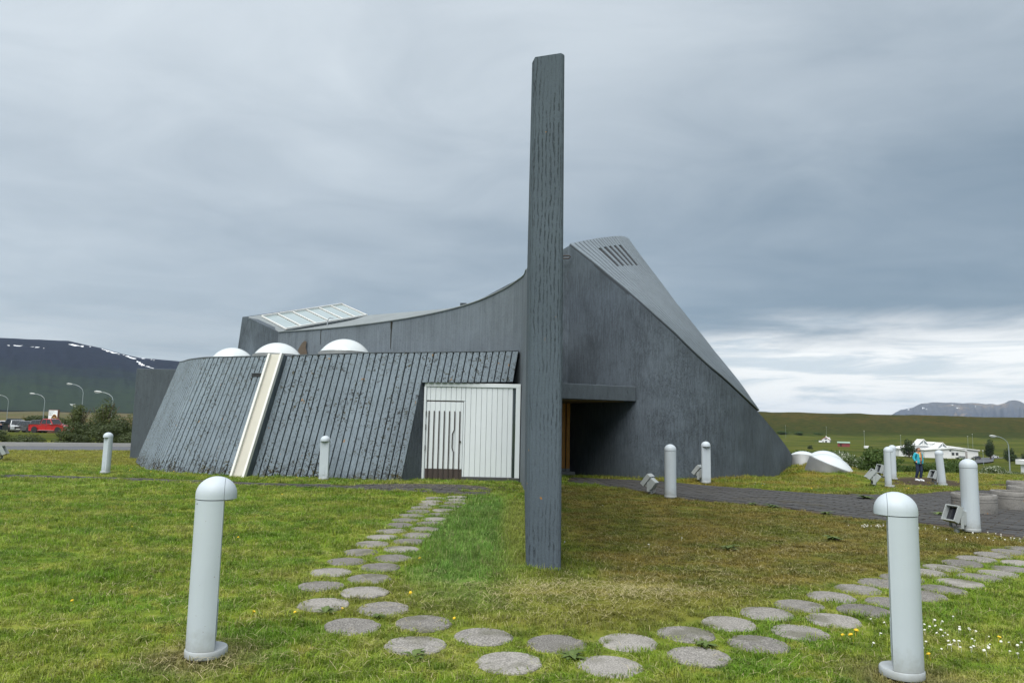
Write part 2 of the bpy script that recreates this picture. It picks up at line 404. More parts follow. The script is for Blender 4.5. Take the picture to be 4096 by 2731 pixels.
def dashed(name, base, pitch=0.021):
    m, t = new_mat(name); p = posn(t); x, y, z = sepxyz(t, p)
    wob = noi(t, vmul(t, p, (4, 4, 1.6)), 1.0, 3, 0.6)
    u = mth(t, 'ADD', mth(t, 'ADD', x, mth(t, 'MULTIPLY', y, 0.83)), mth(t, 'MULTIPLY', wob, 0.05))
    line = mth(t, 'SINE', mth(t, 'MULTIPLY', u, 6.2832/pitch))
    dash = noi(t, vmul(t, p, (48, 48, 13)), 1.0, 4, 0.7)
    grit = noi(t, p, 60, 3, 0.7); blot = noi(t, p, 1.1, 4, 0.6)
    dk = mth(t, 'MULTIPLY', mth(t, 'MULTIPLY', ramp(t, line, 0.15, 0.75), ramp(t, dash, 0.42, 0.58)), ramp(t, noi(t, vmul(t, p, (2.2, 2.2, 1.1)), 1.0, 4, 0.65), 0.34, 0.60, 0.15, 1.0))
    c = mixc(t, ramp(t, mth(t, 'ADD', mth(t, 'MULTIPLY', grit, .6), mth(t, 'MULTIPLY', blot, .5)), .35, .8), tuple(b*0.86 for b in base), tuple(b*1.16 for b in base))
    c = mixc(t, mth(t, 'MULTIPLY', dk, 0.75), c, tuple(b*0.25 for b in base))
    om = ramp(t, noi(t, p, 7.5, 2, 0.4), 0.735, 0.76); c = mixc(t, om, c, (0.30, 0.15, 0.04))
    h = mth(t, 'SUBTRACT', mth(t, 'MULTIPLY', grit, 0.35), dk)
    finish(t, c, 0.9, h, 0.5, 0.012, spec=0.2)
    return m
def enamel(name, base):
    m, t = new_mat(name); o = objn(t); p = posn(t); z = sepxyz(t, o)[2]
    n = noi(t, p, 5, 4, 0.6); c = mixc(t, n, tuple(b*.955 for b in base), tuple(b*1.045 for b in base))
    splash = mth(t, 'MULTIPLY', ramp(t, mth(t, 'ADD', z, mth(t, 'MULTIPLY', noi(t, p, 14, 4, .7), .28)), 0.42, 0.14), 0.5)
    c = mixc(t, splash, c, (0.20, 0.19, 0.15))
    c = mixc(t, ramp(t, noi(t, p, 60, 2, .5), 0.76, 0.78), c, (0.25, 0.23, 0.21))
    run = mth(t, 'MULTIPLY', ramp(t, noi(t, vmul(t, p, (22, 22, .9)), 1.0, 3, .6), 0.55, 0.75), 0.14); c = mixc(t, run, c, tuple(b*.6 for b in base))
    finish(t, c, 0.5, noi(t, p, 130, 2, .6), 0.04, 0.004, spec=0.35); return m
def plain(name, col, rough=0.6, var=0.12, scale=6.0, metal=0.0, bump=0.0, spec=0.4, space='obj', **extra):
    m, t = new_mat(name); p = posn(t) if space == 'pos' else objn(t)
    n = noi(t, p, scale, 4, 0.6)
    c = mixc(t, n, tuple(b*(1-var) for b in col), tuple(min(1, b*(1+var)) for b in col))
    finish(t, c, rough, n if bump else None, bump, 0.01, metal, spec, **extra)
    return m
GREY = (0.082, 0.104, 0.128)
M = {}
M['fin'] = dashed('board marked concrete of the fin', (0.083, 0.106, 0.131))
M['curved'] = concrete('streaked concrete of the curved wall', (0.128, 0.152, 0.176), 1.25, 0.72, (15, 15, 0.5), (24, 24, 2.5), 0.35, (0.60, 0.66), 0.15, 0.35, 0.0, False, 0.45)
M['bigwall'] = concrete('blue grey concrete of the tall wall', (0.082, 0.102, 0.123), 1.5, 0.60, (18, 18, 2.2), (42, 42, 20), 0.28, (0.50, 0.66), 0.0, 0.7, 0.0, False, 0.15)
M['ribs'] = concrete('ribbed concrete', (0.190, 0.234, 0.274), 1.10, 0.82, (40, 40, 3), (55, 55, 9), 0.5, (0.55, 0.61), 0.92, 0.45, 0.7)
M['groove'] = concrete('concrete between the ribs', (0.05, 0.06, 0.07), 1.1, 0.8)
M['roof'] = concrete('pale roof concrete', (0.20, 0.225, 0.235), 1.15, 0.8, (2, 2, 9), (18, 18, 18), 0.2, (0.6, 0.66), 0.15, 0.3)
M['boards'] = concrete('board formed roof concrete', (0.15, 0.18, 0.207), 1.15, 0.85, (7, 7, 3), (20, 20, 20), 0.5, (0.60, 0.66), 0.1, 0.3)
M['canopy'] = concrete('canopy concrete', (0.075, 0.092, 0.108), 1.2, 0.8, (10, 10, 2), (20, 20, 8), 0.4, (0.58, 0.66), 0.0, 0.3)
M['soffit'] = plain('brown soffit', (0.20, 0.14, 0.08), 0.8)
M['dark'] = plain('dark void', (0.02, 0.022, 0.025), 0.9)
M['white_paint'] = plain('white painted boards', (0.66, 0.71, 0.74), 0.5, 0.05, 3.0, space='pos')
M['bar'] = plain('dark brown metal bars', (0.045, 0.036, 0.034), 0.5, 0.2)
M['kick'] = plain('brown kick plate', (0.06, 0.046, 0.042), 0.6, 0.25)
M['sill'] = plain('dark grey sill', (0.06, 0.062, 0.065), 0.6, 0.2)
M['glass_dark'] = plain('dark window glass', (0.03, 0.04, 0.045), 0.08, 0.1, spec=0.8)
M['trough_edge'] = plain('white gutter edge', (0.70, 0.70, 0.68), 0.5, 0.06)
M['trough'] = plain('cream gutter floor', (0.52, 0.50, 0.44), 0.6, 0.10, 2.5, space='pos')
M['timber'] = plain('oiled orange timber', (0.60, 0.27, 0.05), 0.5, 0.25, 4.0)
M['bollard'] = enamel('light grey enamel', (0.465, 0.52, 0.57))
M['bollard_in'] = plain('shaded lamp opening', (0.30, 0.30, 0.28), 0.5)  # shade of the opening under the hood is put into this grey
M['rust'] = plain('rusty stub', (0.11, 0.05, 0.03), 0.8, 0.3)
M['flood'] = plain('light grey cast housing', (0.34, 0.37, 0.375), 0.5, 0.06, 30.0)
M['flood_glass'] = plain('dark lamp glass', (0.02, 0.022, 0.028), 0.12, 0.2, spec=0.8)
M['steel'] = plain('galvanised steel', (0.42, 0.45, 0.47), 0.45, 0.12, 3.0, metal=0.6)
M['stainless'] = plain('brushed metal curb', (0.30, 0.31, 0.31), 0.55, 0.25, 3.0, metal=0.6)
def acrylic(name):
    m, t = new_mat(name); n = noi(t, objn(t), 3.0, 4, 0.6)
    c = mixc(t, n, (0.56, 0.61, 0.625), (0.66, 0.70, 0.71))
    finish(t, c, 0.22, None, Transmission_Weight=0.12, spec=0.5, Subsurface_Weight=0.25, Subsurface_Radius=(0.1, 0.1, 0.1))
    return m
M['acrylic'] = acrylic('milky acrylic dome')
def pane_glass(name):
    m, t = new_mat(name); n = noi(t, posn(t), 1.2, 4, 0.6)
    c = mixc(t, n, (0.25, 0.32, 0.325), (0.33, 0.40, 0.405))
    finish(t, c, 0.12, None, spec=0.6)
    return m
M['pane'] = pane_glass('milky skylight glass')
def aggregate(name, base):
    m, t = new_mat(name); p = posn(t); r = objrand(t)
    sp = noi(t, p, 85, 3, 0.75); md = noi(t, p, 9, 5, 0.65); bg_ = noi(t, p, 2.2, 3, 0.5)
    k = mth(t, 'ADD', mth(t, 'MULTIPLY', ramp(t, sp, 0.36, 0.66), 0.55), mth(t, 'ADD', mth(t, 'MULTIPLY', md, 0.45), mth(t, 'MULTIPLY', r, 0.38)))
    c = mixc(t, ramp(t, k, 0.25, 1.2), tuple(b*0.5 for b in base), tuple(b*1.75 for b in base))
    c = mixc(t, mth(t, 'MULTIPLY', ramp(t, bg_, 0.52, 0.66), 0.6), c, (0.095, 0.095, 0.06))
    finish(t, c, 0.9, mth(t, 'ADD', sp, md), 0.5, 0.012, spec=0.25)
    return m
M['stone'] = aggregate('exposed aggregate paving disc', (0.205, 0.195, 0.180))
M['planter'] = concrete('weathered planter concrete', (0.22, 0.213, 0.20), 1.2, 0.75, (6, 6, 6), (40, 40, 40), 0.5, (0.56, 0.66), 0.1, 0.3, 1.0)
M['soil'] = plain('dark soil', (0.06, 0.045, 0.03), 0.95, 0.3, 5.0, bump=0.4)
def paver_mat(name, base):
    m, t = new_mat(name); p = posn(t); r = objrand(t)
    n = noi(t, p, 9, 5, 0.65)
    k = mth(t, 'ADD', mth(t, 'MULTIPLY', r, 0.5), mth(t, 'MULTIPLY', n, 0.6))
    c = mixc(t, k, tuple(b*0.55 for b in base), tuple(b*1.9 for b in base))
    dirt = ramp(t, noi(t, p, 0.9, 5, 0.65), 0.52, 0.70)
    c = mixc(t, mth(t, 'MULTIPLY', dirt, 0.5), c, (0.070, 0.062, 0.038))
    finish(t, c, 0.75, n, 0.25, 0.01, spec=0.4)
    return m
M['paver'] = paver_mat('grey paving block', (0.037, 0.0362, 0.0355))
M['asphalt'] = plain('worn asphalt', (0.085, 0.09, 0.10), 0.8, 0.15, 0.5, space='pos', bump=0.1)
M['kerb'] = plain('pale kerb concrete', (0.34, 0.34, 0.33), 0.85, 0.15, 1.0, space='pos')

# ------------------------------------------------------------------ lawn colour, shared by the soil sheet and the blades
def blob(t, x, y, cx, cy, rx, ry, edge=0.35):
    a = mth(t, 'DIVIDE', mth(t, 'SUBTRACT', x, cx), rx); b = mth(t, 'DIVIDE', mth(t, 'SUBTRACT', y, cy), ry)
    d = mth(t, 'SQRT', mth(t, 'ADD', mth(t, 'MULTIPLY', a, a), mth(t, 'MULTIPLY', b, b)))
    return ramp(t, d, 1+edge, 1-edge)
def lawn_colour(t, p):
    wob = noi(t, p, 0.9, 4, 0.6)
    x0, y0, _ = sepxyz(t, p)
    w = mth(t, 'MULTIPLY', mth(t, 'SUBTRACT', wob, 0.5), 1.6)
    x = mth(t, 'ADD', x0, w); y = mth(t, 'ADD', y0, w)
    n1 = noi(t, vmul(t, p, (0.8, 1.3, 1)), 1.0, 5, 0.62)
    n2 = noi(t, p, 2.6, 4, 0.6)
    n3 = noi(t, vmul(t, p, (0.25, 0.4, 1)), 1.0, 3, 0.5)
    c = mixc(t, ramp(t, n1, 0.36, 0.62), (0.119, 0.229, 0.016), (0.234, 0.293, 0.029))
    c = mixc(t, mth(t, 'MULTIPLY', ramp(t, n2, 0.54, 0.70), 0.75), c, (0.346, 0.327, 0.062))
    c = mixc(t, mth(t, 'MULTIPLY', ramp(t, n3, 0.5, 0.66), 0.5), c, (0.188, 0.314, 0.023))
    n4 = noi(t, p, 7.5, 4, 0.65)
    c = mixc(t, mth(t, 'MULTIPLY', ramp(t, n4, 0.52, 0.36), 0.55), c, (0.074, 0.149, 0.016))
    c = mixc(t, mth(t, 'MULTIPLY', ramp(t, mth(t, 'ADD', mth(t, 'MULTIPLY', n4, .5), mth(t, 'MULTIPLY', n1, .5)), 0.52, 0.60), 0.6), c, (0.348, 0.360, 0.100))
    # worn brown turf inside the right arm of the stones
    right = mth(t, 'MULTIPLY', ramp(t, x, 0.2, 1.3), ramp(t, mth(t, 'SUBTRACT', y, mth(t, 'MULTIPLY', x, 0.66)), 4.7, 6.0))
    right = mth(t, 'MULTIPLY', right, ramp(t, y0, 19.5, 17.5))
    brown = mixc(t, ramp(t, n1, 0.36, 0.60), (0.116, 0.133, 0.019), (0.182, 0.140, 0.031))
    c = mixc(t, mth(t, 'MULTIPLY', right, 0.92), c, brown)
    # inside of the bend
    c = mixc(t, mth(t, 'MULTIPLY', blob(t, x, y, 0.2, 6.6, 1.9, 0.95), 0.7), c, (0.190, 0.197, 0.033))
    # longer bluish grass left of the fin
    c = mixc(t, mth(t, 'MULTIPLY', blob(t, x, y, -0.45, 11.2, 0.75, 4.4), 0.85), c, mixc(t, n2, (0.115, 0.255, 0.060), (0.185, 0.310, 0.060)))
    c = mixc(t, mth(t, 'MULTIPLY', blob(t, x0, y0, 0.12, 11.5, 0.22, 3.4, 0.6), 0.7), c, (0.330, 0.359, 0.077))
    # straw in front of the fin
    straw = mth(t, 'MULTIPLY', blob(t, x, y, 1.05, 7.1, 0.95, 0.18, 0.7), ramp(t, n2, 0.36, 0.6))
    c = mixc(t, mth(t, 'MULTIPLY', straw, 0.55), c, (0.396, 0.342, 0.098))
    c = mixc(t, mth(t, 'MULTIPLY', blob(t, x0, y0, 0.40, 7.65, 0.5, 0.22, 0.6), 0.6), c, (0.165, 0.197, 0.029))
    # dry far strip on the left, rusty lawn right of the paving
    c = mixc(t, mth(t, 'MULTIPLY', mth(t, 'MULTIPLY', ramp(t, y, 22.5, 25.5), ramp(t, x, -6, -10)), 0.75), c, mixc(t, n1, (0.207, 0.257, 0.036), (0.305, 0.231, 0.051)))
    far = mth(t, 'MULTIPLY', ramp(t, y, 18.0, 20.5), ramp(t, x, 1.5, 4.0))
    c = mixc(t, mth(t, 'MULTIPLY', far, 0.9), c, mixc(t, ramp(t, n1, 0.36, 0.64), (0.141, 0.214, 0.019), (0.255, 0.202, 0.035)))
    for cx, cy in ((-2.02, 4.93), (2.6, 4.83)):
        c = mixc(t, mth(t, 'MULTIPLY', blob(t, x0, y0, cx, cy, .36, .34, .6), .65), c, (0.24, 0.19, 0.10))
    return c
def soil_spots(t, p):
    """Bare trodden earth."""
    wob = mth(t, 'MULTIPLY', mth(t, 'SUBTRACT', noi(t, p, 0.7, 5, 0.65), 0.5), 4.5)
    x0, y0, _ = sepxyz(t, p)
    x = mth(t, 'ADD', x0, wob); y = mth(t, 'ADD', y0, wob)
    sk = mth(t, 'SUBTRACT', x, mth(t, 'MULTIPLY', mth(t, 'SUBTRACT', y, 31.0), 0.55))
    a = blob(t, sk, y, 17.6, 31.0, 2.6, 9.0, 0.25)
    b = blob(t, sk, y, 21.2, 28.0, 1.3, 3.6, 0.3)
    d = blob(t, x, y, -0.6, 17.6, 1.7, 1.1, 0.3)
    return mth(t, 'MAXIMUM', mth(t, 'MAXIMUM', a, b), d)

def terrain_mat():
    m, t = new_mat('lawn, fields and moor'); p = posn(t)
    x, y, z = sepxyz(t, p)
    c = mixc(t, 0.4, lawn_colour(t, p), (0.080, 0.070, 0.028))
    c = mixc(t, soil_spots(t, p), c, (0.060, 0.047, 0.034))
    n1 = noi(t, vmul(t, p, (0.012, 0.03, 0.03)), 1.0, 6, 0.62)
    n2 = noi(t, vmul(t, p, (0.05, 0.09, 0.05)), 1.0, 5, 0.65)
    n3 = noi(t, vmul(t, p, (0.10, 0.22, 0.22)), 1.0, 5, 0.7)
    field = mixc(t, ramp(t, n1, 0.38, 0.60), (0.042, 0.060, 0.010), (0.080, 0.090, 0.014))
    field = mixc(t, mth(t, 'MULTIPLY', ramp(t, n3, 0.5, 0.62), 0.55), field, (0.040, 0.055, 0.014))
    field = mixc(t, mth(t, 'MULTIPLY', ramp(t, n2, 0.5, 0.68), 0.6), field, (0.120, 0.098, 0.040))
    # the long moraine bank: heather brown above, green low down
    bank = mixc(t, ramp(t, mth(t, 'ADD', z, mth(t, 'MULTIPLY', mth(t, 'SUBTRACT', n2, 0.5), 26)), -6, 14), (0.034, 0.043, 0.010), mixc(t, ramp(t, n1, 0.40, 0.58), (0.064, 0.050, 0.014), (0.046, 0.044, 0.011)))
    bank = mixc(t, mth(t, 'MULTIPLY', ramp(t, n3, 0.46, 0.60), 0.75), bank, (0.022, 0.032, 0.009))
    bank = mixc(t, mth(t, 'MULTIPLY', ramp(t, noi(t, vmul(t, p, (0.03, 0.03, 0.09)), 1.0, 5, 0.7), 0.54, 0.66), 0.4), bank, (0.034, 0.052, 0.012))
    field = mixc(t, mth(t, 'MULTIPLY', ramp(t, y, 960, 1010), ramp(t, x, 60, 180)), field, bank)
    moor = mixc(t, ramp(t, n1, 0.4, 0.62), (0.070, 0.080, 0.026), (0.125, 0.088, 0.045))
    field = mixc(t, mth(t, 'MULTIPLY', ramp(t, y, 150, 400), ramp(t, x, 40, -80)), field, moor)
    c = mixc(t, ramp(t, y, 44, 56), c, field)
    h = mth(t, 'ADD', noi(t, p, 30, 3, 0.7), mth(t, 'MULTIPLY', n2, 2.0))
    finish(t, c, 1.0, h, 0.35, 0.04, spec=0.03)
    return m
M['terrain'] = terrain_mat()

az = sorted(set([round(a, 3) for a in np.arange(-50, 50.01, 0.4)] + [float(a) for a in range(50, 311, 5)]))
rad = [0.4]
while rad[-1] < 19500: rad.append(rad[-1]*1.042 + 0.05)
vs = [(0.0, 0.0, 0.0)]; fs = []
na = len(az)
for r in rad:
    for a in az:
        x, y = r*math.sin(R(a)), r*math.cos(R(a))
        z = ground(x, y)
        if r > 300: z += (mnoise.noise(Vector((x*0.006, y*0.006, 3.1))))*min(4.5, r*0.0035)
        if 900 < r < 1400: z += mnoise.fractal(Vector((x*0.02, y*0.02, 8.1)), .9, 2.0, 3)*2.2
        vs.append((x, y, z))
for k in range(na): fs.append((0, 1+k, 1+(k+1) % na))
for i in range(len(rad)-1):
    for k in range(na):
        a, b = 1+i*na+k, 1+i*na+(k+1) % na
        fs.append((a, a+na, b+na, b))
me = bpy.data.meshes.new('ground'); me.from_pydata(vs, [], [f[::-1] for f in fs]); me.update()
me.polygons.foreach_set('use_smooth', [True]*len(me.polygons))
tag(link('ground', me, M['terrain']), 'grassy ground round the church running down to valley fields', 'ground', kind='structure')

# ------------------------------------------------------------------ mountains
def interp(tab, v):
    if v <= tab[0][0]: return tab[0][1]
    for a, b in zip(tab, tab[1:]):
        if v <= b[0]: return a[1] + (b[1]-a[1])*(v-a[0])/(b[0]-a[0])
    return tab[-1][1]
def mountain(name, ridge, a0, a1, na, d0, dc, d1, nr, rough, mat, snow, label, base=0.0, power=1.25, gul=1.0):
    vs = []; fs = []; sn = []
    rows = [d0 + (dc-d0)*(i/nr) for i in range(nr+1)] + [dc + (d1-dc)*((i+1)/10) for i in range(10)]
    for i, d in enumerate(rows):
        for k in range(na+1):
            a = a0 + (a1-a0)*k/na
            top = math.tan(R(interp(ridge, a)))*dc
            s = min(1.0, (d-d0)/(dc-d0))
            x, y = d*math.sin(R(a)), d*math.cos(R(a))
            q = Vector((a*0.55*gul, s*1.3, 7.7))
            g = mnoise.ridged_multi_fractal(q, 1.0, 2.1, 5, 1.0, 2.0) - 1.0
            z = base + (top-base)*(s**power) + rough*g*s*(1-s)*2.2
            z += mnoise.fractal(Vector((x*0.004, y*0.004, 1.0)), 1.0, 2.0, 4)*rough*0.12*s
            if d > dc: z = base + (top-base)*(1 - 0.25*((d-dc)/(d1-dc))**2)*0.995
            vs.append((x, y, z))
            el = math.degrees(math.atan2(z-1.6, d))
            val = 0.0
            for (ca, ce, ra, re, slope) in snow:
                da = (a-ca)/ra; de = (el - ce - slope*(a-ca))/re
                val = max(val, 0.9 - (da*da+de*de)**0.5 + 0.95*mnoise.fractal(Vector((a*5, el*13, 2.0)), .8, 2.0, 3))
            sn.append(max(0.0, min(1.0, val*3)) if d <= dc else 0.0)
    w = na+1
    for i in range(len(rows)-1):
        for k in range(na):
            fs.append((i*w+k, i*w+k+1, (i+1)*w+k+1, (i+1)*w+k))
    me = bpy.data.meshes.new(name); me.from_pydata(vs, [], fs); me.update()
    me.polygons.foreach_set('use_smooth', [True]*len(me.polygons))
    at = me.attributes.new('snow', 'FLOAT', 'POINT'); at.data.foreach_set('value', sn)
    return tag(link(name, me, mat), label, 'mountain', kind='structure')
def mountain_mat(name, low, high, z0, z1, tan=None):
    m, t = new_mat(name); p = posn(t); x, y, z = sepxyz(t, p)
    n = noi(t, vmul(t, p, (0.004, 0.004, 0.012)), 1.0, 6, 0.65)
    zz = mth(t, 'ADD', z, mth(t, 'MULTIPLY', mth(t, 'SUBTRACT', n, 0.5), (z1-z0)*1.1))
    c = mixc(t, ramp(t, zz, z0, z1), low, high)
    n2 = noi(t, vmul(t, p, (0.012, 0.012, 0.03)), 1.0, 5, 0.7)
    c = mixc(t, mth(t, 'MULTIPLY', ramp(t, n2, 0.5, 0.7), 0.5), c, tuple(b*0.6 for b in high))
    if tan:
        c = mixc(t, mth(t, 'MULTIPLY', ramp(t, noi(t, vmul(t, p, (0.0011, 0.0011, 0.004)), 1.0, 4, 0.6), 0.56, 0.63), 0.8), c, tan)
    s = nd(t, 'ShaderNodeAttribute', attribute_name='snow').outputs['Fac']
    c = mixc(t, ramp(t, s, 0.5, 0.8), c, (0.80, 0.82, 0.85))
    finish(t, c, 1.0, n2, 0.5, 12.0, spec=0.03)
    return m
M['mount_near'] = mountain_mat('heather and scree slope', (0.020, 0.032, 0.016), (0.008, 0.010, 0.020), 90, 300)
M['mount_far'] = mountain_mat('distant bare fell', (0.060, 0.066, 0.082), (0.100, 0.098, 0.098), 150, 480, (0.20, 0.155, 0.11))
sn = D['snow_near']
mountain('mountain', D['ridge_near'], -62, -13, 330, 3300, 5200, 7500, 70, 34, M['mount_near'],
         [(sn[0][0], sn[0][1], .62, .05, 0), (sn[1][0], sn[1][1], .55, .045, -.03), (sn[2][0], sn[2][1], .62, .055, -.12), (sn[3][0], sn[3][1], .14, .07, 0),
          (sn[4][0], sn[4][1], .75, .055, -.26), (sn[6][0], sn[6][1]+.05, .75, .06, -.29), (sn[7][0], sn[7][1], .18, .07, -.2), (sn[8][0], sn[8][1]-.03, .17, .045, -.1), (sn[9][0], sn[9][1], .32, .10, -.45), (sn[10][0], sn[10][1], .25, .05, -.3)],
         'broad dark blue green mountain with snow streaks behind the car park', 8, 1.15, 1.0)
sf = D['snow_far']
mountain('mountain', D['ridge_far'], 26, 46, 260, 11500, 14000, 17000, 60, 130, M['mount_far'],
         [(sf[0][0], sf[0][1], .13, .05, -.5), (sf[1][0], sf[1][1], .16, .03, -.1), (sf[2][0], sf[2][1]-.05, .24, .022, 0), (sf[3][0], sf[3][1]-.05, .14, .03, 0), (sf[4][0], sf[4][1], .14, .025, .1), (sf[5][0], sf[5][1], .12, .03, 0), (sf[6][0], sf[6][1], .08, .04, .3), (sf[7][0], sf[7][1], .08, .025, 0)],
         'hazy blue flat topped mountain on the right horizon', 8, 1.0, 3.0)

# ------------------------------------------------------------------ paving
def poly_strip(name, up, lo, n, lift, mat, label=None, parent=None, cat='path'):
    """A sheet between two lines, laid on the terrain."""
    U = curve_smooth([(p[0], p[1], 0) for p in up], n); L = curve_smooth([(p[0], p[1], 0) for p in lo], n)
    vs = []; fs = []; m = 8
    for a, b in zip(U, L):
        for k in range(m+1):
            q = a.lerp(b, k/m); vs.append((q.x, q.y, ground(q.x, q.y) + lift))
    for i in range(n):
        for k in range(m):
            fs.append((i*(m+1)+k, i*(m+1)+k+1, (i+1)*(m+1)+k+1, (i+1)*(m+1)+k))
    me = bpy.data.meshes.new(name); me.from_pydata(vs, [], fs); me.update()
    o = link(name, me, mat, parent)
    return tag(o, label, cat if label else None, kind='structure' if label else None), [tuple(q[:2]) for q in U] + [tuple(q[:2]) for q in L[::-1]]
def inside(poly, x, y):
    r = np.zeros(np.shape(x), bool); n = len(poly)
    for i in range(n):
        x0, y0 = poly[i]; x1, y1 = poly[(i+1) % n]
        if y0 == y1: continue
        c = ((y0 > y) != (y1 > y)) & (x < (x1-x0)*(y-y0)/(y1-y0) + x0)
        r ^= c
    return r
path_base, PATH_POLY = poly_strip('path', D['path_up'] + [(19.0, 21.3), (27.0, 22.0)], D['path_lo'] + [(9.2, 8.2), (12.5, 5.5)], 60, 0.006, M['soil'], 'grey block paved path leading from the right to the church entrance')
walk_base, WALK_POLY = poly_strip('path', D['walk_up'] + [(-1.0, 18.4), (-0.35, 17.6)], D['walk_lo'] + [(-0.45, 15.75)], 50, 0.006, M['soil'], 'narrow paved footway in front of the ribbed wall to the white gate')
rng = random.Random(4)
def pavers(parent, poly, angle, lx, ly, keep, nmax, gap=0.022, bite=0.0):
    """Running bond blocks clipped to an outline; the largest in view are single parts, the rest one joined part."""
    ca, sa = math.cos(angle), math.sin(angle)
    P = np.array(poly); cx, cy = P.mean(0)
    ext = np.abs(P - (cx, cy)).sum(1).max()
    cand = []; cc = []
    nu, nv = int(ext/lx)+2, int(ext/ly)+2
    for j in range(-nv, nv+1):
        for i in range(-nu, nu+1):
            u = (i + 0.5*(j % 2))*lx; v = j*ly
            x, y = cx + u*ca - v*sa, cy + u*sa + v*ca
            if not (-.8*y-5 < x < .8*y+5): continue
            corners = [(x+du*lx*.42*ca-dv*ly*.42*sa, y+du*lx*.42*sa+dv*ly*.42*ca) for du in (-1, 1) for dv in (-1, 1)]
            cand.append((x, y)); cc.append(corners)
    ca_ = np.array(cc); ok = inside(poly, ca_[:, :, 0], ca_[:, :, 1]).all(1)
    spots = [p for p, k in zip(cand, ok) if k and keep(*p)]
    spots.sort(key=lambda s: s[0]**2 + s[1]**2)
    variants = []
    for k in range(6):
        mb = MB(); a, b = (lx-gap)/2, (ly-gap)/2
        j = lambda: rng.uniform(-.005, .005)
        mb.add([(-a+j(), -b+j(), -.03), (a+j(), -b+j(), -.03), (a+j(), b+j(), -.03), (-a+j(), b+j(), -.03),
                (-a+.006, -b+.006, 0), (a-.006, -b+.006, 0), (a-.006, b-.006, 0), (-a+.006, b-.006, 0)],
               [(4,5,6,7),(0,1,5,4),(1,2,6,5),(2,3,7,6),(3,0,4,7)])
        me = mb.mesh('paver'); me.materials.append(M['paver']); variants.append(me)
    rest = MB()
    for n, (x, y) in enumerate(spots):
        if bite and mnoise.noise(Vector((x*1.1, y*1.1, 5))) > bite: continue
        z = ground(x, y) + 0.016 + rng.uniform(-.006, .007)
        sl = (ground(x+.15, y) - ground(x-.15, y))/.3, (ground(x, y+.15) - ground(x, y-.15))/.3
        rot = Euler((math.atan(sl[1]) + rng.gauss(0, .012), -math.atan(sl[0]) + rng.gauss(0, .012), angle + rng.gauss(0, .012)))
        if n < nmax:
            o = bpy.data.objects.new('paver', variants[n % 6]); COL.objects.link(o)
            o.parent = parent; o.location = (x, y, z); o.rotation_euler = rot
        else:
            mat = Matrix.Translation((x, y, z)) @ rot.to_matrix().to_4x4()
            rest.add([v.co for v in variants[n % 6].vertices], [tuple(p.vertices) for p in variants[n % 6].polygons], False, mat)
    if rest.f:
        tag(rest.build('far_pavers', M['paver'], parent), kind='stuff')
half = lambda x, y: abs(x) < 0.80*y + 4.5
pavers(path_base, PATH_POLY, R(-42), 0.42, 0.21, half, 300)
pavers(walk_base, WALK_POLY, R(-4), 0.40, 0.20, half, 300, bite=0.34)

# road on the left
def ribbon(name, pts, width, lift, mat, label, n=40, cat='road', skirt=0.0):
    C = curve_smooth([(p[0], p[1], 0) for p in pts], n); vs = []; fs = []
    for i, c in enumerate(C):
        d = (C[min(i+1, n)] - C[max(i-1, 0)]).normalized(); s = Vector((d.y, -d.x, 0))
        for k in (-1, -.999, .999, 1):
            q = c + s*width*.5*k; vs.append((q.x, q.y, ground(q.x, q.y) + lift - (skirt if abs(k) == 1 else 0)))
    for i in range(n):
        for k in range(3): fs.append((i*4+k, i*4+k+1, i*4+k+5, i*4+k+4))
    me = bpy.data.meshes.new(name); me.from_pydata(vs, [], [f[::-1] for f in fs]); me.update()
    return tag(link(name, me, mat), label, cat, kind='structure')
def road_line(k): return [(-60, 27.0 + k*1.0), (-40, 30.5 + k), (-28, 34.6 + k), (-22, 37.6 + k), (-14, 41.5 + k), (0, 46.5 + k)]
ribbon('road', road_line(0), 5.2, 0.012, M['asphalt'], 'grey asphalt road passing behind the left lawn')
ribbon('kerb', road_line(3.15), 0.34, 0.20, M['kerb'], 'pale concrete kerb along the far side of the left road', cat='kerb', skirt=.25)
ribbon('car_park', [(-130, 86), (-80, 97), (-60, 101), (-40, 106), (-20, 110)], 16, 0.012, M['asphalt'], 'asphalt car park beyond the hedge on the left', cat='car park')

# ------------------------------------------------------------------ stepping stones
def disc_mesh(k):
    rr = random.Random(k); n = 28; mb = MB()
    prof = [rr.uniform(-.008, .008) for _ in range(n)]
    chip = rr.randrange(n)
    def ring(r, z): return [((r+prof[i]*(.5+.5*math.sin(i*2.1)) - (.02 if i == chip else 0))*math.cos(2*math.pi*i/n), (r+prof[i]-(.02 if i == chip else 0))*math.sin(2*math.pi*i/n), z) for i in range(n)]
    vs = ring(.222, -.05) + ring(.222, .012) + ring(.212, .022) + ring(.12, .025) + [(0, 0, .026)]
    fs = []
    for j in range(3):
        for i in range(n): fs.append((j*n+i, j*n+(i+1) % n, (j+1)*n+(i+1) % n, (j+1)*n+i))
    for i in range(n): fs.append((3*n+i, 3*n+(i+1) % n, 4*n))
    mb.add(vs, fs)
    me = mb.mesh('stepping_stone'); me.materials.append(M['stone']); return me
discs = [disc_mesh(k) for k in range(7)]
ORD = ['first', 'second', 'third', 'fourth', 'fifth', 'sixth', 'seventh', 'eighth', 'ninth', 'tenth', 'eleventh', 'twelfth', 'thirteenth', 'fourteenth', 'fifteenth', 'sixteenth', 'seventeenth', 'eighteenth', 'nineteenth', 'twentieth']
STONES = []
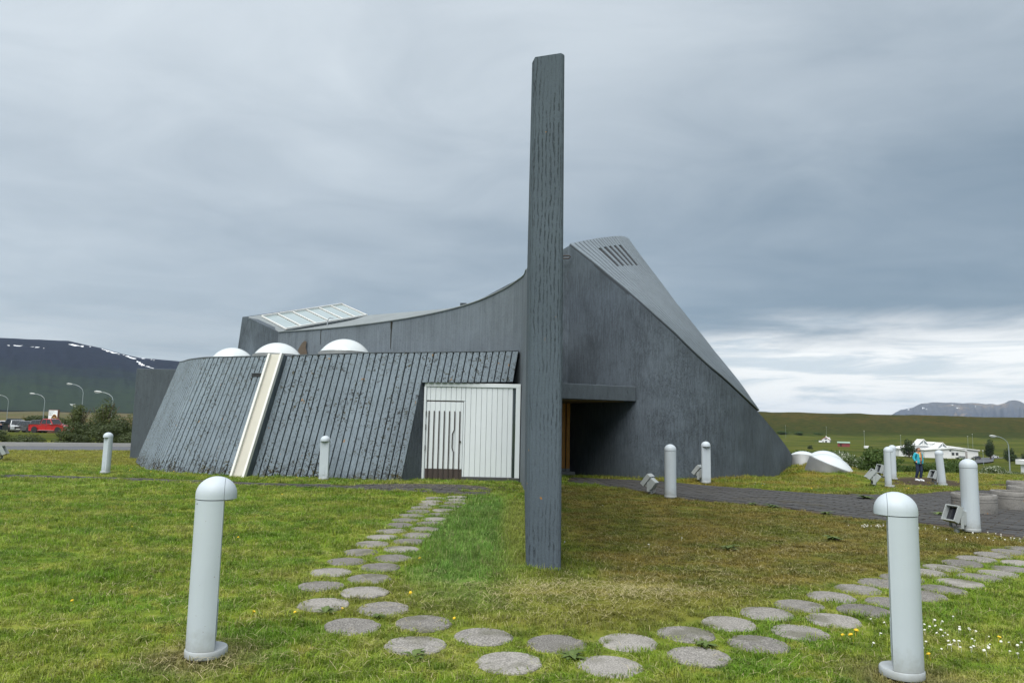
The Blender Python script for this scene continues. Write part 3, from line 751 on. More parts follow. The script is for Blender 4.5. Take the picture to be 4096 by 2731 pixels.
for row, pts in (('outer', D['stones_outer']), ('inner', D['stones_inner'])):
    turn = 15 if row == 'outer' else 16                 # the stones from here on bend round in front of the fin
    bend = 8
    for i, (x, y) in enumerate(pts):
        o = bpy.data.objects.new('stepping_stone', discs[(i*3 + len(row)) % 7]); COL.objects.link(o)
        o.location = (x, y, ground(x, y) - .009 + rng.gauss(0, .003)); o.rotation_euler = (rng.gauss(0, .012), rng.gauss(0, .012), rng.uniform(0, 6.28))
        STONES.append((x, y))
        if i < turn: lab = 'round stepping stone, %s from the gate in the %s row of the left arm' % (ORD[i], row)
        elif i < turn+bend-2: lab = 'round stepping stone before the fin, %s from left in the %s row of the bend' % (ORD[i-turn], row)
        else: lab = 'round stepping stone, %s from the bend in the %s row of the right arm' % (ORD[i-turn-bend+2], row)
        tag(o, lab, 'stepping stone', 'round stepping stones set in the lawn')

# ------------------------------------------------------------------ grass
FOOT = [p[:2] for p in D['rib_foot'][:13]] + [(-2.43, 20.0), (0.25, 19.95), (0.28, 18.8), (0.34, 17.2), (0.20, 8.06), (0.56, 7.84), (1.0, 19.5), (1.9, 25.3)] + [(p[0], p[1]) for p in D['right_top']] + [(12, 40), (-15, 40)]
def grass_mat():
    m, t = new_mat('grass blades'); p = posn(t)
    c = lawn_colour(t, p)
    r = objrand(t)
    at = nd(t, 'ShaderNodeAttribute', attribute_name='tint').outputs['Fac']
    c = mixc(t, ramp(t, at, 0.72, 1.0, 0.0, 0.7), c, (0.36, 0.33, 0.17))
    v = mth(t, 'MULTIPLY_ADD', r, 0.85, 0.62)
    c = mixc(t, 1.0, c, nd(t, 'ShaderNodeCombineXYZ', {0: v, 1: v, 2: v}).outputs[0], 'MULTIPLY')
    df = nd(t, 'ShaderNodeBsdfPrincipled', {'Base Color': c, 'Roughness': 0.55, 'Specular IOR Level': 0.25})
    tr = nd(t, 'ShaderNodeBsdfTranslucent', {'Color': c})
    mx = nd(t, 'ShaderNodeMixShader', {0: 0.35, 1: df.outputs[0], 2: tr.outputs[0]})
    nd(t, 'ShaderNodeOutputMaterial', {'Surface': mx.outputs[0]})
    return m
M['grass'] = grass_mat()
def tuft(k, n, rad, h, wid, flop=0.6):
    rr = random.Random(100+k); vs = []; fs = []; tint = []
    for _ in range(n):
        a = rr.uniform(0, 6.283); q = rad*math.sqrt(rr.random())
        x, y = q*math.cos(a), q*math.sin(a)
        d = rr.uniform(0, 6.283); L = h*rr.uniform(.45, 1.15); ln = rr.uniform(.15, 1.0)*flop
        w = wid*rr.uniform(.7, 1.3); px, py = -math.sin(d)*w, math.cos(d)*w
        p1 = (x + math.cos(d)*L*ln*.35, y + math.sin(d)*L*ln*.35, L*.6)
        p2 = (x + math.cos(d)*L*ln, y + math.sin(d)*L*ln, L*(1-.35*ln))
        b = len(vs)
        vs += [(x-px, y-py, -.01), (x+px, y+py, -.01), (p1[0]+px*.8, p1[1]+py*.8, p1[2]), (p1[0]-px*.8, p1[1]-py*.8, p1[2]), p2]
        fs += [(b, b+1, b+2, b+3), (b+3, b+2, b+4)]
        tint += [rr.random()]*5
    me = bpy.data.meshes.new('grass_tuft'); me.from_pydata(vs, [], fs); me.update()
    me.attributes.new('tint', 'FLOAT', 'POINT').data.foreach_set('value', tint)
    me.materials.append(M['grass'])
    return me
tuft_col = bpy.data.collections.new('grass tufts')
for k in range(10):
    o = bpy.data.objects.new('grass_tuft', tuft(k, 34, .075, .052, .0023, 1.0 if k % 2 else 1.35) if k < 8 else tuft(k, 22, .055, .085, .0026, 1.2)); tuft_col.objects.link(o)
def scatter(name, pts, zs, sc, rot, label, coll, cat='grass'):
    """One stuff object whose points carry tufts."""
    n = len(pts)
    me = bpy.data.meshes.new(name)
    me.vertices.add(n)
    me.vertices.foreach_set('co', np.column_stack([pts, zs]).astype(np.float32).ravel())
    me.attributes.new('size', 'FLOAT_VECTOR', 'POINT').data.foreach_set('vector', sc.astype(np.float32).ravel())
    me.attributes.new('turn', 'FLOAT_VECTOR', 'POINT').data.foreach_set('vector', rot.astype(np.float32).ravel())
    me.update()
    o = link(name, me)
    ng = bpy.data.node_groups.new(name + ' scatter', 'GeometryNodeTree')
    ng.interface.new_socket('Geometry', in_out='INPUT', socket_type='NodeSocketGeometry')
    ng.interface.new_socket('Geometry', in_out='OUTPUT', socket_type='NodeSocketGeometry')
    gi = ng.nodes.new('NodeGroupInput'); go = ng.nodes.new('NodeGroupOutput')
    ci = ng.nodes.new('GeometryNodeCollectionInfo'); ci.inputs[0].default_value = coll; ci.inputs[1].default_value = True; ci.inputs[2].default_value = True
    ip = ng.nodes.new('GeometryNodeInstanceOnPoints'); ip.inputs['Pick Instance'].default_value = True
    a1 = ng.nodes.new('GeometryNodeInputNamedAttribute'); a1.data_type = 'FLOAT_VECTOR'; a1.inputs[0].default_value = 'size'
    a2 = ng.nodes.new('GeometryNodeInputNamedAttribute'); a2.data_type = 'FLOAT_VECTOR'; a2.inputs[0].default_value = 'turn'
    e2r = ng.nodes.new('FunctionNodeEulerToRotation')
    L = ng.links.new
    L(gi.outputs[0], ip.inputs['Points']); L(ci.outputs[0], ip.inputs['Instance'])
    L(a1.outputs[0], ip.inputs['Scale']); L(a2.outputs[0], e2r.inputs[0]); L(e2r.outputs[0], ip.inputs['Rotation'])
    L(ip.outputs[0], go.inputs[0])
    mod = o.modifiers.new('scatter', 'NODES'); mod.node_group = ng
    return tag(o, label, cat, kind='stuff')
nr = np.random.default_rng(11)
def field_points(y0, y1, dens):
    n = int(dens*(y1-y0)*2*(0.78*y1+5.5))
    x = nr.uniform(-0.78*y1-5.5, 0.78*y1+5.5, n); y = nr.uniform(y0, y1, n)
    over = np.abs(x) - 0.76*y - 0.8
    k = (over < 0) | ((over < 4.7) & (nr.random(n) < .55))
    return x[k], y[k]
gx = []; gy = []; gs = []
for y0, y1, dens, s in ((-1.0, 2.6, 90, 1.1), (2.6, 5.5, 260, 1.0), (5.5, 9, 190, 1.08), (9, 14, 120, 1.3), (14, 21, 62, 1.7), (21, 32, 30, 2.3), (32, 46, 12, 3.2)):
    x, y = field_points(y0, y1, dens); gx.append(x); gy.append(y); gs.append(np.full(len(x), s))
gx = np.concatenate(gx); gy = np.concatenate(gy); gs = np.concatenate(gs)
keep = ~inside(FOOT, gx, gy) & ~inside([(p[0]*1.0, p[1]) for p in PATH_POLY], gx, gy)
wk = inside(WALK_POLY, gx, gy)
bitten = np.array([mnoise.noise(Vector((a*1.1, b*1.1, 5))) > 0.30 if w else True for a, b, w in zip(gx, gy, wk)])
keep &= bitten
# bare trodden earth
def spot(cx, cy, rx, ry): return ((gx-cx)/rx)**2 + ((gy-cy)/ry)**2
skx = gx - .55*(gy-31)
bare = np.minimum(((skx-17.6)/2.6)**2 + ((gy-31)/9)**2, ((skx-21.2)/1.3)**2 + ((gy-28)/3.6)**2)
bn = np.array([mnoise.noise(Vector((a*.5, b*.5, 9))) for a, b in zip(gx, gy)])
keep &= (bare + .8*bn + nr.normal(0, .1, len(gx))) > 1.0
keep &= ~((gx < -8) & (gy > 29) & (gx*0.42 + 46.0 - 3.2 < gy))
sx = np.array([s[0] for s in STONES]); sy = np.array([s[1] for s in STONES])
near = np.full(len(gx), 9.0)
for a, b in zip(sx, sy): near = np.minimum(near, (gx-a)**2 + (gy-b)**2)
keep &= near > (0.208 + nr.normal(0.008, .014, len(gx)))**2
gx, gy, gs, near = gx[keep], gy[keep], gs[keep], near[keep]
# unmown fringe round the foot of the fin and of the ribbed wall
fr = []
for (xa, ya), (xb, yb), nn in [((.16, 8.06), (.58, 7.78), 46), ((.16, 8.06), (.30, 17), 150), ((.60, 7.8), (1.05, 17), 120)] + [(tuple(p[:2]), tuple(q[:2]), 16) for p, q in zip(D['rib_foot'][3:12], D['rib_foot'][4:13])]:
    for k in range(nn):
        q = nr.random(); fr.append((xa+(xb-xa)*q + nr.normal(0, .03), ya+(yb-ya)*q - abs(nr.normal(.02, .03))))
fr = np.array(fr); nf = len(fr)
gx = np.concatenate([gx, fr[:, 0]]); gy = np.concatenate([gy, fr[:, 1]]); gs = np.concatenate([gs, np.full(nf, 1.1)]); near = np.concatenate([near, np.full(nf, 9.)])
hz = np.ones(len(gx))*0.95
hz += 1.25*np.exp(-(((gx+.45)/.65)**4 + ((gy-11.4)/3.9)**4))                # longer grass left of the fin
hz += 0.7*np.exp(-(((gx-.4)/.5)**2 + ((gy-7.6)/.3)**2))
right = (gx > .8) & (gy - .66*gx > 5.2) & (gy < 18)
hz[right] *= 0.62
inner = np.exp(-(((gx-.1)/1.7)**2 + ((gy-6.6)/.9)**2)); hz *= 1 - .42*inner
hz *= 0.82 + 0.5*np.array([mnoise.noise(Vector((a*.9, b*.9, 0))) for a, b in zip(gx, gy)])
hz *= np.where(near < .10, .75, 1.0)
hz[-nf:] = nr.uniform(.7, 1.5, nf)
hz = np.clip(hz, .3, 3)
zz = np.array([ground(a, b) for a, b in zip(gx, gy)])
sc = np.column_stack([gs*nr.uniform(.85, 1.2, len(gx)), gs*nr.uniform(.85, 1.2, len(gx)), hz*np.sqrt(gs)*nr.uniform(.75, 1.3, len(gx))])
rt = np.column_stack([nr.normal(0, .12, len(gx)), nr.normal(0, .12, len(gx)), nr.uniform(0, 6.28, len(gx))])
scatter('lawn_grass', np.column_stack([gx, gy]), zz, sc, rt, 'short mown grass covering the lawns round the church', tuft_col)
print('grass tufts', len(gx))

# ------------------------------------------------------------------ clover and dandelions in the lawn
M['petal'] = plain('white clover heads', (0.72, 0.72, 0.66), 0.7)
M['yellow'] = plain('yellow dandelion heads', (0.75, 0.50, 0.02), 0.6)
def flower_coll(name, mat, r, h):
    c = bpy.data.collections.new(name)
    for k in range(3):
        mb = MB(); rr = random.Random(k)
        mb.lathe([(r*.4, h), (r, h+r*.35), (r*.8, h+r*.9), (0.0, h+r*1.1)], 7, True, Matrix.Rotation(rr.uniform(-.3, .3), 4, 'X'))
        mb.tube([(0, 0, 0), (0, 0, h)], .0016, 3, False, False)
        me = mb.mesh('flower_head'); me.materials.append(mat)
        c.objects.link(bpy.data.objects.new('flower_head', me))
    return c
def flowers(name, clusters, coll, label, cat):
    P = []
    for cx, cy, rx, ry, n in clusters:
        for _ in range(n): P.append((cx + rng.gauss(0, rx), cy + rng.gauss(0, ry)))
    P = [p for p in P if not inside(PATH_POLY, np.array([p[0]]), np.array([p[1]]))[0] and min((p[0]-a)**2+(p[1]-b)**2 for a, b in STONES) > .06 and not inside(FOOT, np.array([p[0]]), np.array([p[1]]))[0]]
    P = np.array(P); n = len(P)
    s = np.repeat(nr.uniform(.7, 1.25, n)[:, None], 3, 1)
    scatter(name, P, np.array([ground(a, b) for a, b in P]), s, np.column_stack([nr.normal(0, .2, (n, 2)), nr.uniform(0, 6, n)]), label, coll, cat)
flowers('clover_flowers', [(3.55, 5.75, .35, .22, 34), (3.15, 5.55, .2, .2, 16), (3.9, 5.4, .2, .2, 16), (6.3, 12.0, .30, .16, 60), (7.6, 11.0, .4, .3, 24), (6.9, 20.6, .6, .2, 12), (1.5, 10, 1, 2, 5), (-9.3, 19.2, .4, .1, 10), (8.6, 10.3, .3, .2, 14)], flower_coll('clover heads', M['petal'], .010, .034), 'tiny white clover heads scattered in the lawn', 'flowers')
flowers('dandelion_flowers', [(-4, 9, 2.5, 2.5, 8), (-3, 6, 1.4, 1.0, 4), (-9, 21, 2.5, 1.2, 34), (-6, 14, 3, 1.5, 7), (2.6, 5.6, .15, .1, 3), (3.7, 5.3, .4, .3, 6), (-1.45, 5.8, .1, .1, 1), (10.5, 20, 1.5, .6, 5)], flower_coll('dandelion heads', M['yellow'], .016, .04), 'small yellow dandelion heads dotted over the lawn', 'flowers')

# ------------------------------------------------------------------ mown straw lying on the lawn
M['straw'] = plain('dry straw', (0.42, 0.36, 0.20), 0.7, 0.2, 3.0)
straw_col = bpy.data.collections.new('straw stalks')
for k in range(4):
    rr = random.Random(300+k); vs = []; fs = []
    for _ in range(5):
        a = rr.uniform(0, 6.28); L = rr.uniform(.05, .14); x, y = rr.gauss(0, .06), rr.gauss(0, .06); bend = rr.uniform(-.5, .5)
        d = Vector((math.cos(a), math.sin(a), 0)); s_ = Vector((-d.y, d.x, 0)); b = len(vs)
        p0 = Vector((x, y, rr.uniform(.012, .03))); p1 = p0 + d*L*.5 + s_*bend*L*.15 + Vector((0, 0, .012)); p2 = p0 + d*L + Vector((0, 0, rr.uniform(-.01, .01)))
        for p in (p0, p1, p2): vs += [p - s_*.0010, p + s_*.0010]
        fs += [(b, b+1, b+3, b+2), (b+2, b+3, b+5, b+4)]
    me = bpy.data.meshes.new('straw_stalks'); me.from_pydata([tuple(v) for v in vs], [], fs); me.update(); me.materials.append(M['straw'])
    straw_col.objects.link(bpy.data.objects.new('straw_stalks', me))
P = []
for cx, cy, rx, ry, n in [(1.0, 7.1, .7, .18, 200), (.2, 6.6, .8, .4, 90), (-3, 6, 2.0, 1.6, 200), (2.6, 8, 1.3, 1.5, 330), (-2.0, 4.95, .25, .2, 36), (-4, 10, 2.5, 2.5, 160), (4.5, 10.5, 1.4, 1.2, 150), (-2.2, 18.0, 1.2, .7, 160), (1.5, 4.6, 1.5, .4, 60)]:
    for _ in range(n): P.append((cx + rng.gauss(0, rx), cy + rng.gauss(0, ry)))
P = np.array(P); P = P[~inside(PATH_POLY, P[:, 0], P[:, 1]) & ~inside(FOOT, P[:, 0], P[:, 1])]
dmin = np.full(len(P), 9.0)
for a, b in STONES: dmin = np.minimum(dmin, (P[:, 0]-a)**2 + (P[:, 1]-b)**2)
P = P[(dmin > .06) | (nr.random(len(P)) < .1)]
n = len(P)
scatter('mown_straw', P, np.array([ground(a, b) + .012 for a, b in P]), np.repeat(nr.uniform(.7, 1.3, n)[:, None], 3, 1), np.column_stack([nr.normal(0, .05, (n, 2)), nr.uniform(0, 6.28, n)]), 'pale dry straw lying loose on the lawn', straw_col, 'straw')

# ------------------------------------------------------------------ the church
M['moss'] = plain('dark moss', (0.030, 0.030, 0.022), 0.95, 0.4, 20.0)
church = empty('church', (0, 0, 0), 0, 'blue grey concrete church with sweeping roofs, tall fin and ribbed battered wall', 'church')

# --- the fin
fin_poly = [(0.20, 8.04), (0.57, 7.81), (1.02, 17.2), (0.36, 17.2)]
c1 = vlerp((0.20, 8.04, 0), (0.57, 7.81, 0), 0.10); c2 = vlerp((0.20, 8.04, 0), (0.57, 7.81, 0), 0.90)
plan = [(0.205, 8.085), (c1.x, c1.y), (c2.x, c2.y), (0.575, 7.85), (1.02, 17.2), (0.37, 17.2)]
tops = [5.87, 5.91, 5.865, 5.85, 5.6, 5.5]
mb = MB(); n = len(plan); NZ = 24
for j in range(NZ+1):
    for (x, y), zt in zip(plan, tops):
        k = j/NZ; mb.v.append((x - 0.035*k, y, -0.3 + (zt+0.3)*k))
for j in range(NZ):
    for i in range(n):
        q = (i+1) % n
        mb.f.append([j*n+i, j*n+q, (j+1)*n+q, (j+1)*n+i]); mb.sm.append(False)
mb.f.append([NZ*n+i for i in range(n)]); mb.sm.append(False)
mb.f.append([i for i in range(n)][::-1]); mb.sm.append(False)
tag(mb.build('fin', M['fin'], church, bevel=0.012, seg=1), 'tall slender board marked concrete fin')

# --- curved wall sweeping left from the fin
ct = curve_smooth(D['curved_top'], 60)
ct[0] = Vector((0.37, 17.2, 5.5))
def inset(pts, d):
    out = []
    for i, p in enumerate(pts):
        t = (pts[min(i+1, len(pts)-1)] - pts[max(i-1, 0)]); nrm = Vector((t.y, -t.x, 0)).normalized()
        out.append(p + nrm*d)
    return out
inn = inset(ct, -0.30) if inset(ct, -0.30)[30].y > ct[30].y else inset(ct, 0.30)
mb = MB(); NZ = 6
def wall_strip(mb, outer, innr, zb):
    a = [(p.x, p.y, zb) for p in outer] + [tuple(p) for p in outer] + [tuple(p) for p in innr] + [(p.x, p.y, zb) for p in innr]
    w = len(outer); fs = []
    for j in range(3):
        for i in range(w-1): fs.append((j*w+i, (j+1)*w+i, (j+1)*w+i+1, j*w+i+1))
    fs += [(0, w, 2*w, 3*w), (w-1, 4*w-1, 3*w-1, 2*w-1)]
    mb.add(a, [f[::-1] for f in fs])
    for i, f in enumerate(fs): mb.sm[len(mb.sm)-len(fs)+i] = i < w-1
    return mb
wall_strip(mb, ct, inn, -0.3)
curved = tag(mb.build('curved_wall', M['curved'], church), 'lighter concave wall with streaks and dark drip marks')
# thin flashing along its top
mb = MB(); mb.tube([p + Vector((0, -0.02, 0.015)) for p in ct[6:]], 0.022, 6)
mb.build('flashing', M['roof'], curved)
# end wall at the left corner
C1 = ct[-1]; C2 = Vector(D['end_corner'][0])
foot2 = Vector(D['end_corner'][0]) + (Vector(D['end_corner'][2]) - Vector(D['end_corner'][0]))*2.2
cu = Vector(D['cheek_up'])
mb = MB()
o2 = Vector((0.25, 0.35, 0))
mb.hexa([C1*1, Vector((C1.x, C1.y, -.2)), Vector((foot2.x, foot2.y, -.2)), C2*1], [C1+o2, Vector((C1.x, C1.y, -.2))+o2, Vector((foot2.x, foot2.y, -.2))+o2, C2+o2])
mb.build('end_wall', M['bigwall'], church)
# a bare patch where the render has come off
pc = Vector((-7.62, 25.74, 3.95)); tdir = (ct[56]-ct[52]).normalized(); tdir.z = 0; tdir.normalize()
nrm = Vector((-tdir.y, tdir.x, 0));  nrm = nrm if nrm.y < 0 else -nrm
outline = [(-.22, -.45), (.16, -.5), (.24, -.1), (.20, .12), (.05, .34), (-.06, .42), (-.16, .40), (-.13, .18), (-.20, .0)]
base_pt = min(ct, key=lambda p: (p.x-pc.x)**2)
mb = MB(); mb.prism([(a, b) for a, b in outline], 0, .012, Matrix(((tdir.x, 0, nrm.x, base_pt.x + nrm.x*.05), (tdir.y, 0, nrm.y, base_pt.y + nrm.y*.05), (0, 1, 0, pc.z), (0, 0, 0, 1))))
mb.build('bare_patch', plain('bare brown render', (0.10, 0.078, 0.058), 0.9, 0.25, 8.0), curved)

# dark moss streaks running down from the coping
for px_s, w_s, h_s in ((-4.02, .022, .95), (-4.02, .045, .34), (-6.95, .012, .55)):
    bpt = min(ct, key=lambda p: abs(p.x-px_s) + (9 if p.y < 18.2 and px_s < 0 else 0)); i_ = ct.index(bpt); td_ = (ct[min(i_+1, 60)]-ct[max(i_-1, 0)]); td_.z = 0; td_.normalize(); nn_ = Vector((-td_.y, td_.x, 0)); nn_ = nn_ if nn_.y < 0 or (abs(nn_.y) < .3 and nn_.x < 0) else -nn_
    mb = MB(); mb.prism([(-w_s, 0), (w_s, 0), (w_s*.8, -h_s*.3), (w_s*.9, -h_s*.6), (w_s*.2, -h_s), (-w_s*.3, -h_s*.95), (-w_s*.7, -h_s*.5)], 0, .006, Matrix(((td_.x, 0, nn_.x, bpt.x + nn_.x*.012), (td_.y, 0, nn_.y, bpt.y + nn_.y*.012), (0, 1, 0, bpt.z-.02), (0, 0, 0, 1))))
    mb.build('moss_streak', M['moss'], curved)

# --- low roof behind the curved wall, rising to the back parapet
back = [Vector(p) for p in D['roof_back']]
front = [ct[k] + Vector((0.1, 0.25, -0.03)) for k in (58, 50, 40, 28, 14)]
mb = MB(); w = 24
ff = curve_smooth(front, w); bb = curve_smooth([Vector((-10.2, 30.2, 5.55)), back[0], back[1], back[3], back[4]], w)
vs = []; fs = []
for a, b in zip(ff, bb):
    for k in range(5): q = a.lerp(b, k/4); vs.append(q - Vector((0, 0, 0.03*math.sin(math.pi*k/4))))
for i in range(w):
    for k in range(4): fs.append((i*5+k, i*5+k+1, (i+1)*5+k+1, (i+1)*5+k))
mb.add(vs, fs, True)
roof = mb.build('low_roof', M['roof'], church)
# back parapet
pt = [Vector(p) for p in D['parapet']]; pl = [Vector(p) for p in D['parapet_low']]
mb = MB()
for i in range(len(pt)-1):
    of = Vector((0, .3, 0))
    mb.hexa([pt[i], Vector((pl[i].x, pl[i].y, 3.0)), Vector((pl[i+1].x, pl[i+1].y, 3.0)), pt[i+1]], [pt[i]+of, Vector((pl[i].x, pl[i].y, 3.0))+of, Vector((pl[i+1].x, pl[i+1].y, 3.0))+of, pt[i+1]+of])
mb.build('back_parapet', M['bigwall'], church)
mb = MB(); mb.box((-.12, -.1, 0), (.12, .1, .14), Matrix.Translation(Vector(D['parapet'][0]) + Vector((-.1, -.4, -.10)))); mb.build('roof_box', M['groove'], church)
mb = MB(); q0 = Vector(D['sky_bl'])*0.62 + Vector(D['sky_br'])*0.38 + Vector((.35, -.3, -.25))
mb.tube([q0, q0+Vector((0, 0, .34)), q0+Vector((.04, 0, .44)), q0+Vector((.12, 0, .48)), q0+Vector((.22, 0, .44))], .025, 8); mb.build('vent_pipe', M['steel'], church)

# --- glazed monitor
skl = empty('roof_glazing', (0, 0, 0)); skl.parent = church
BL, BR, TL, TR = (Vector(D['sky_'+k]) for k in ('bl', 'br', 'tl', 'tr'))
RL, RR = Vector(D['ridge_l']), Vector(D['ridge_r'])
un = (BR-BL).cross(TL-BL).normalized(); un = un if un.z > 0 else -un
for k in range(6):
    a, b = k/6 + .012, (k+1)/6 - .012
    q = [BL.lerp(BR, a).lerp(TL.lerp(TR, a), .02), BL.lerp(BR, b).lerp(TL.lerp(TR, b), .02), BL.lerp(BR, b).lerp(TL.lerp(TR, b), .98), BL.lerp(BR, a).lerp(TL.lerp(TR, a), .98)]
    mb = MB(); mb.hexa([p - un*.012 for p in q], [p + un*.012 for p in q]); mb.build('pane', M['pane'], skl)
for k in range(7):
    mb = MB(); a = BL.lerp(BR, k/6); b = TL.lerp(TR, k/6)
    mb.tube([a+un*.035, b+un*.035], .032, 4, False); mb.build('glazing_bar', M['trough_edge'], skl)
for a, b, nm in ((BL, BR, 'lower_rail'), (TL, TR, 'upper_rail')):
    mb = MB(); mb.tube([a+un*.045, b+un*.045],   .05, 4, False); mb.build(nm, M['trough_edge'], skl)
mb = MB(); dn = Vector((.05, -.05, -.9)); mb.hexa([BL, BR, BR+Vector((-.2, .2, 0)), BL+Vector((-.2, .2, 0))], [BL+dn, BR+dn, BR+dn+Vector((-.2, .2, 0)), BL+dn+Vector((-.2, .2, 0))]); mb.build('upstand', M['roof'], skl)
mb = MB()
mb.hexa([RL, RR, TR+un*.01, TL+un*.01], [RL-Vector((0, 0, .5)), RR-Vector((0, 0, .5)), TR-Vector((0, 0, .5)), TL-Vector((0, 0, .5))])
mb.build('ridge_cap', M['roof'], skl)
mb = MB()
CL = Vector(D['cheek_low']); 
mb.hexa([CL, BL, TL, Vector(D['cheek_up'])], [p-Vector((0, 0, .35)) for p in (CL, BL, TL, Vector(D['cheek_up']))]); mb.build('cheek', M['roof'], skl)
mb = MB(); mb.hexa([Vector(D['cheek_up']), TL, RL, C2], [p-Vector((0, 0, .35)) for p in (Vector(D['cheek_up']), TL, RL, C2)]); mb.build('corner_cap', M['roof'], skl)
mb = MB(); dn = Vector((0, 0, 2.5)); mb.hexa([RR, TR, BR, BR+Vector((-.3, .5, 0))], [RR-dn, TR-dn, BR-dn, BR+Vector((-.3, .5, 0))-dn]); mb.build('monitor_end', M['bigwall'], skl)
mb = MB(); mb.hexa([RL, RR, RR+Vector((-.3, .1, 0)), RL+Vector((-.3, .1, 0))], [RL+Vector((-.6, .2, -6)), RR+Vector((-.6, .2, -7)), RR+Vector((-.9, .4, -7)), RL+Vector((-.9, .4, -6))]); mb.build('back_wall', M['bigwall'], church)

# --- battered ribbed wall
ribw = empty('ribbed_wall', (0, 0, 0)); ribw.parent = church
foot = [Vector((p[0], p[1], 0)) for p in D['rib_foot']]; top = [Vector(p) for p in D['rib_top']]
foot = [Vector((-13.1, 28.2, 0))] + foot; top = [Vector((-11.9, 28.4, 3.5))] + top     # runs on round the back
fc = curve_smooth(foot, 160); tc = curve_smooth(top, 160)
def surf(k, t):      # k index along, t 0 foot .. 1 top
    return at_idx(fc, k).lerp(at_idx(tc, k), t)
def face_normal(k, t=0.5):
    a = surf(min(k+.5, 159.9), t) - surf(max(k-.5, 0), t); b = surf(k, 1) - surf(k, 0)
    n = a.cross(b).normalized()
    return n if n.y < 0.3 and n.z > -0.2 and (n.y < 0 or n.x < 0) else -n
step = 160/(len(foot)-1)
GUT0, GUT1 = 8*step, 9*step                 # the gutter bay
JAMB = 13*step; RIGHT_END = 160*0.999
FASCIA = 0.757
mids = [fc[i].lerp(tc[i], .5) for i in range(161)]
acc = [0.0]
for a, b in zip(mids, mids[1:]): acc.append(acc[-1] + (b-a).length)
def idx_at(s):
    i = max(j for j in range(160) if acc[j] <= s+1e-9); return i + (s-acc[i])/(acc[i+1]-acc[i])
def s_at(k): i = min(int(k), 159); return acc[i] + (acc[i+1]-acc[i])*(k-i)
def backing(k0, k1, t0, t1, n=40):
    mb = MB(); vs = []; fs = []
    for i in range(n+1):
        k = k0 + (k1-k0)*i/n; nn = face_normal(k)
        for t in (t0, t1):
            vs.append(surf(k, t) - nn*.0 + Vector((0, 0, -.25 if t == 0 else 0))); vs.append(surf(k, t) - nn*.28 + Vector((0, 0, -.25 if t == 0 else 0)))
    for i in range(n):
        a, b = i*4, i*4+4
        fs += [(a, b, b+2, a+2), (a+1, a+3, b+3, b+1), (a+2, b+2, b+3, a+3), (a, a+1, b+1, b)]
    fs += [(0, 2, 3, 1), (n*4, n*4+1, n*4+3, n*4+2)]
    mb.add(vs, fs); return mb
backing(0, GUT0, 0, .992).build('wall_core', M['groove'], ribw)
backing(GUT1, JAMB, 0, .992).build('wall_core', M['groove'], ribw)
backing(JAMB, RIGHT_END, FASCIA+.01, .992).build('wall_core', M['groove'], ribw)
def panels(k0, k1, t0, pitch=0.188, gap=0.021, th=0.055):
    s0, s1 = s_at(k0), s_at(k1); n = max(1, round((s1-s0)/pitch)); pw = (s1-s0)/n
    for i in range(n):
        a, b = idx_at(s0 + i*pw + gap/2), idx_at(s0 + (i+1)*pw - gap/2)
        m = (a+b)/2; nn = face_normal(m)
        bot = Vector((0, 0, -.05 if t0 == 0 else 0))
        lo = [surf(a, t0)+bot, surf(b, t0)+bot, surf(b, 1), surf(a, 1)]
        mb = MB(); o = nn*(th + rng.uniform(-.004, .004))
        e = (surf(b, .5)-surf(a, .5)).normalized()*.008
        mb.hexa([p - nn*.01 for p in lo], [lo[0]+o+e, lo[1]+o-e, lo[2]+o-e-Vector((0, 0, .008)), lo[3]+o+e-Vector((0, 0, .008))])
        mb.build('panel', M['ribs'], ribw)
panels(0, GUT0-0.3, 0); panels(GUT1+0.2, JAMB, 0); panels(JAMB, RIGHT_END, FASCIA)
# coping
mb = MB(); vs = []; fs = []
for i in range(161):
    nn = face_normal(i); p = tc[i]
    vs += [p + nn*.06 + Vector((0, 0, .004)), p + nn*.06 + Vector((0, 0, .03)), p - nn*.35 + Vector((0, .0, .04)), p - nn*.35 - Vector((0, 0, .1))]
for i in range(160):
    a, b = i*4, i*4+4
    for j in range(3): fs.append((a+j, b+j, b+j+1, a+j+1))
mb.add(vs, fs); mb.build('coping', M['curved'], ribw)
# roof of the low wing
poly = [tc[i] - Vector((0, 0, .04)) for i in range(0, 161, 4)] + [Vector((0.3, 20.6, 3.5)), Vector((-2.5, 23.4, 3.4)), Vector((-8.5, 26.5, 3.35)), Vector((-11.5, 28.6, 3.4))]
mb = MB(); mb.add(poly, [tuple(range(len(poly)))]); mb.build('wing_roof', M['roof'], ribw)
# jamb beside the gate
gl0, gr0, gl1, gr1 = (Vector(p) for p in D['gate'])
mb = MB(); j0 = surf(JAMB, 0); j1 = surf(JAMB, FASCIA)
mb.hexa([j0+Vector((0, 0, -.2)), Vector((gl0.x, gl0.y, -.2)), Vector((gl0.x, gl0.y+.06, 2.66)), j1], [p+Vector((-.25, .08, 0)) for p in (j0+Vector((0, 0, -.2)), Vector((gl0.x, gl0.y, -.2)), Vector((gl0.x, gl0.y+.06, 2.66)), j1)])
mb.build('jamb', M['bigwall'], ribw)
# a small vent slot
kv = idx_at(s_at(GUT0) - .42); nv = face_normal(kv); pv = surf(kv, .835)
ev = (surf(kv+.5, .835)-surf(kv-.5, .835)).normalized(); tv = nv.cross(ev)
mv = Matrix(((ev.x, nv.x, tv.x, pv.x), (ev.y, nv.y, tv.y, pv.y), (ev.z, nv.z, tv.z, pv.z), (0, 0, 0, 1)))
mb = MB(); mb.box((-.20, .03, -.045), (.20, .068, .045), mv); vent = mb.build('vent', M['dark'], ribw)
mb = MB(); mb.box((-.22, .03, .045), (.22, .085, .07), mv); mb.build('lip', M['curved'], vent)

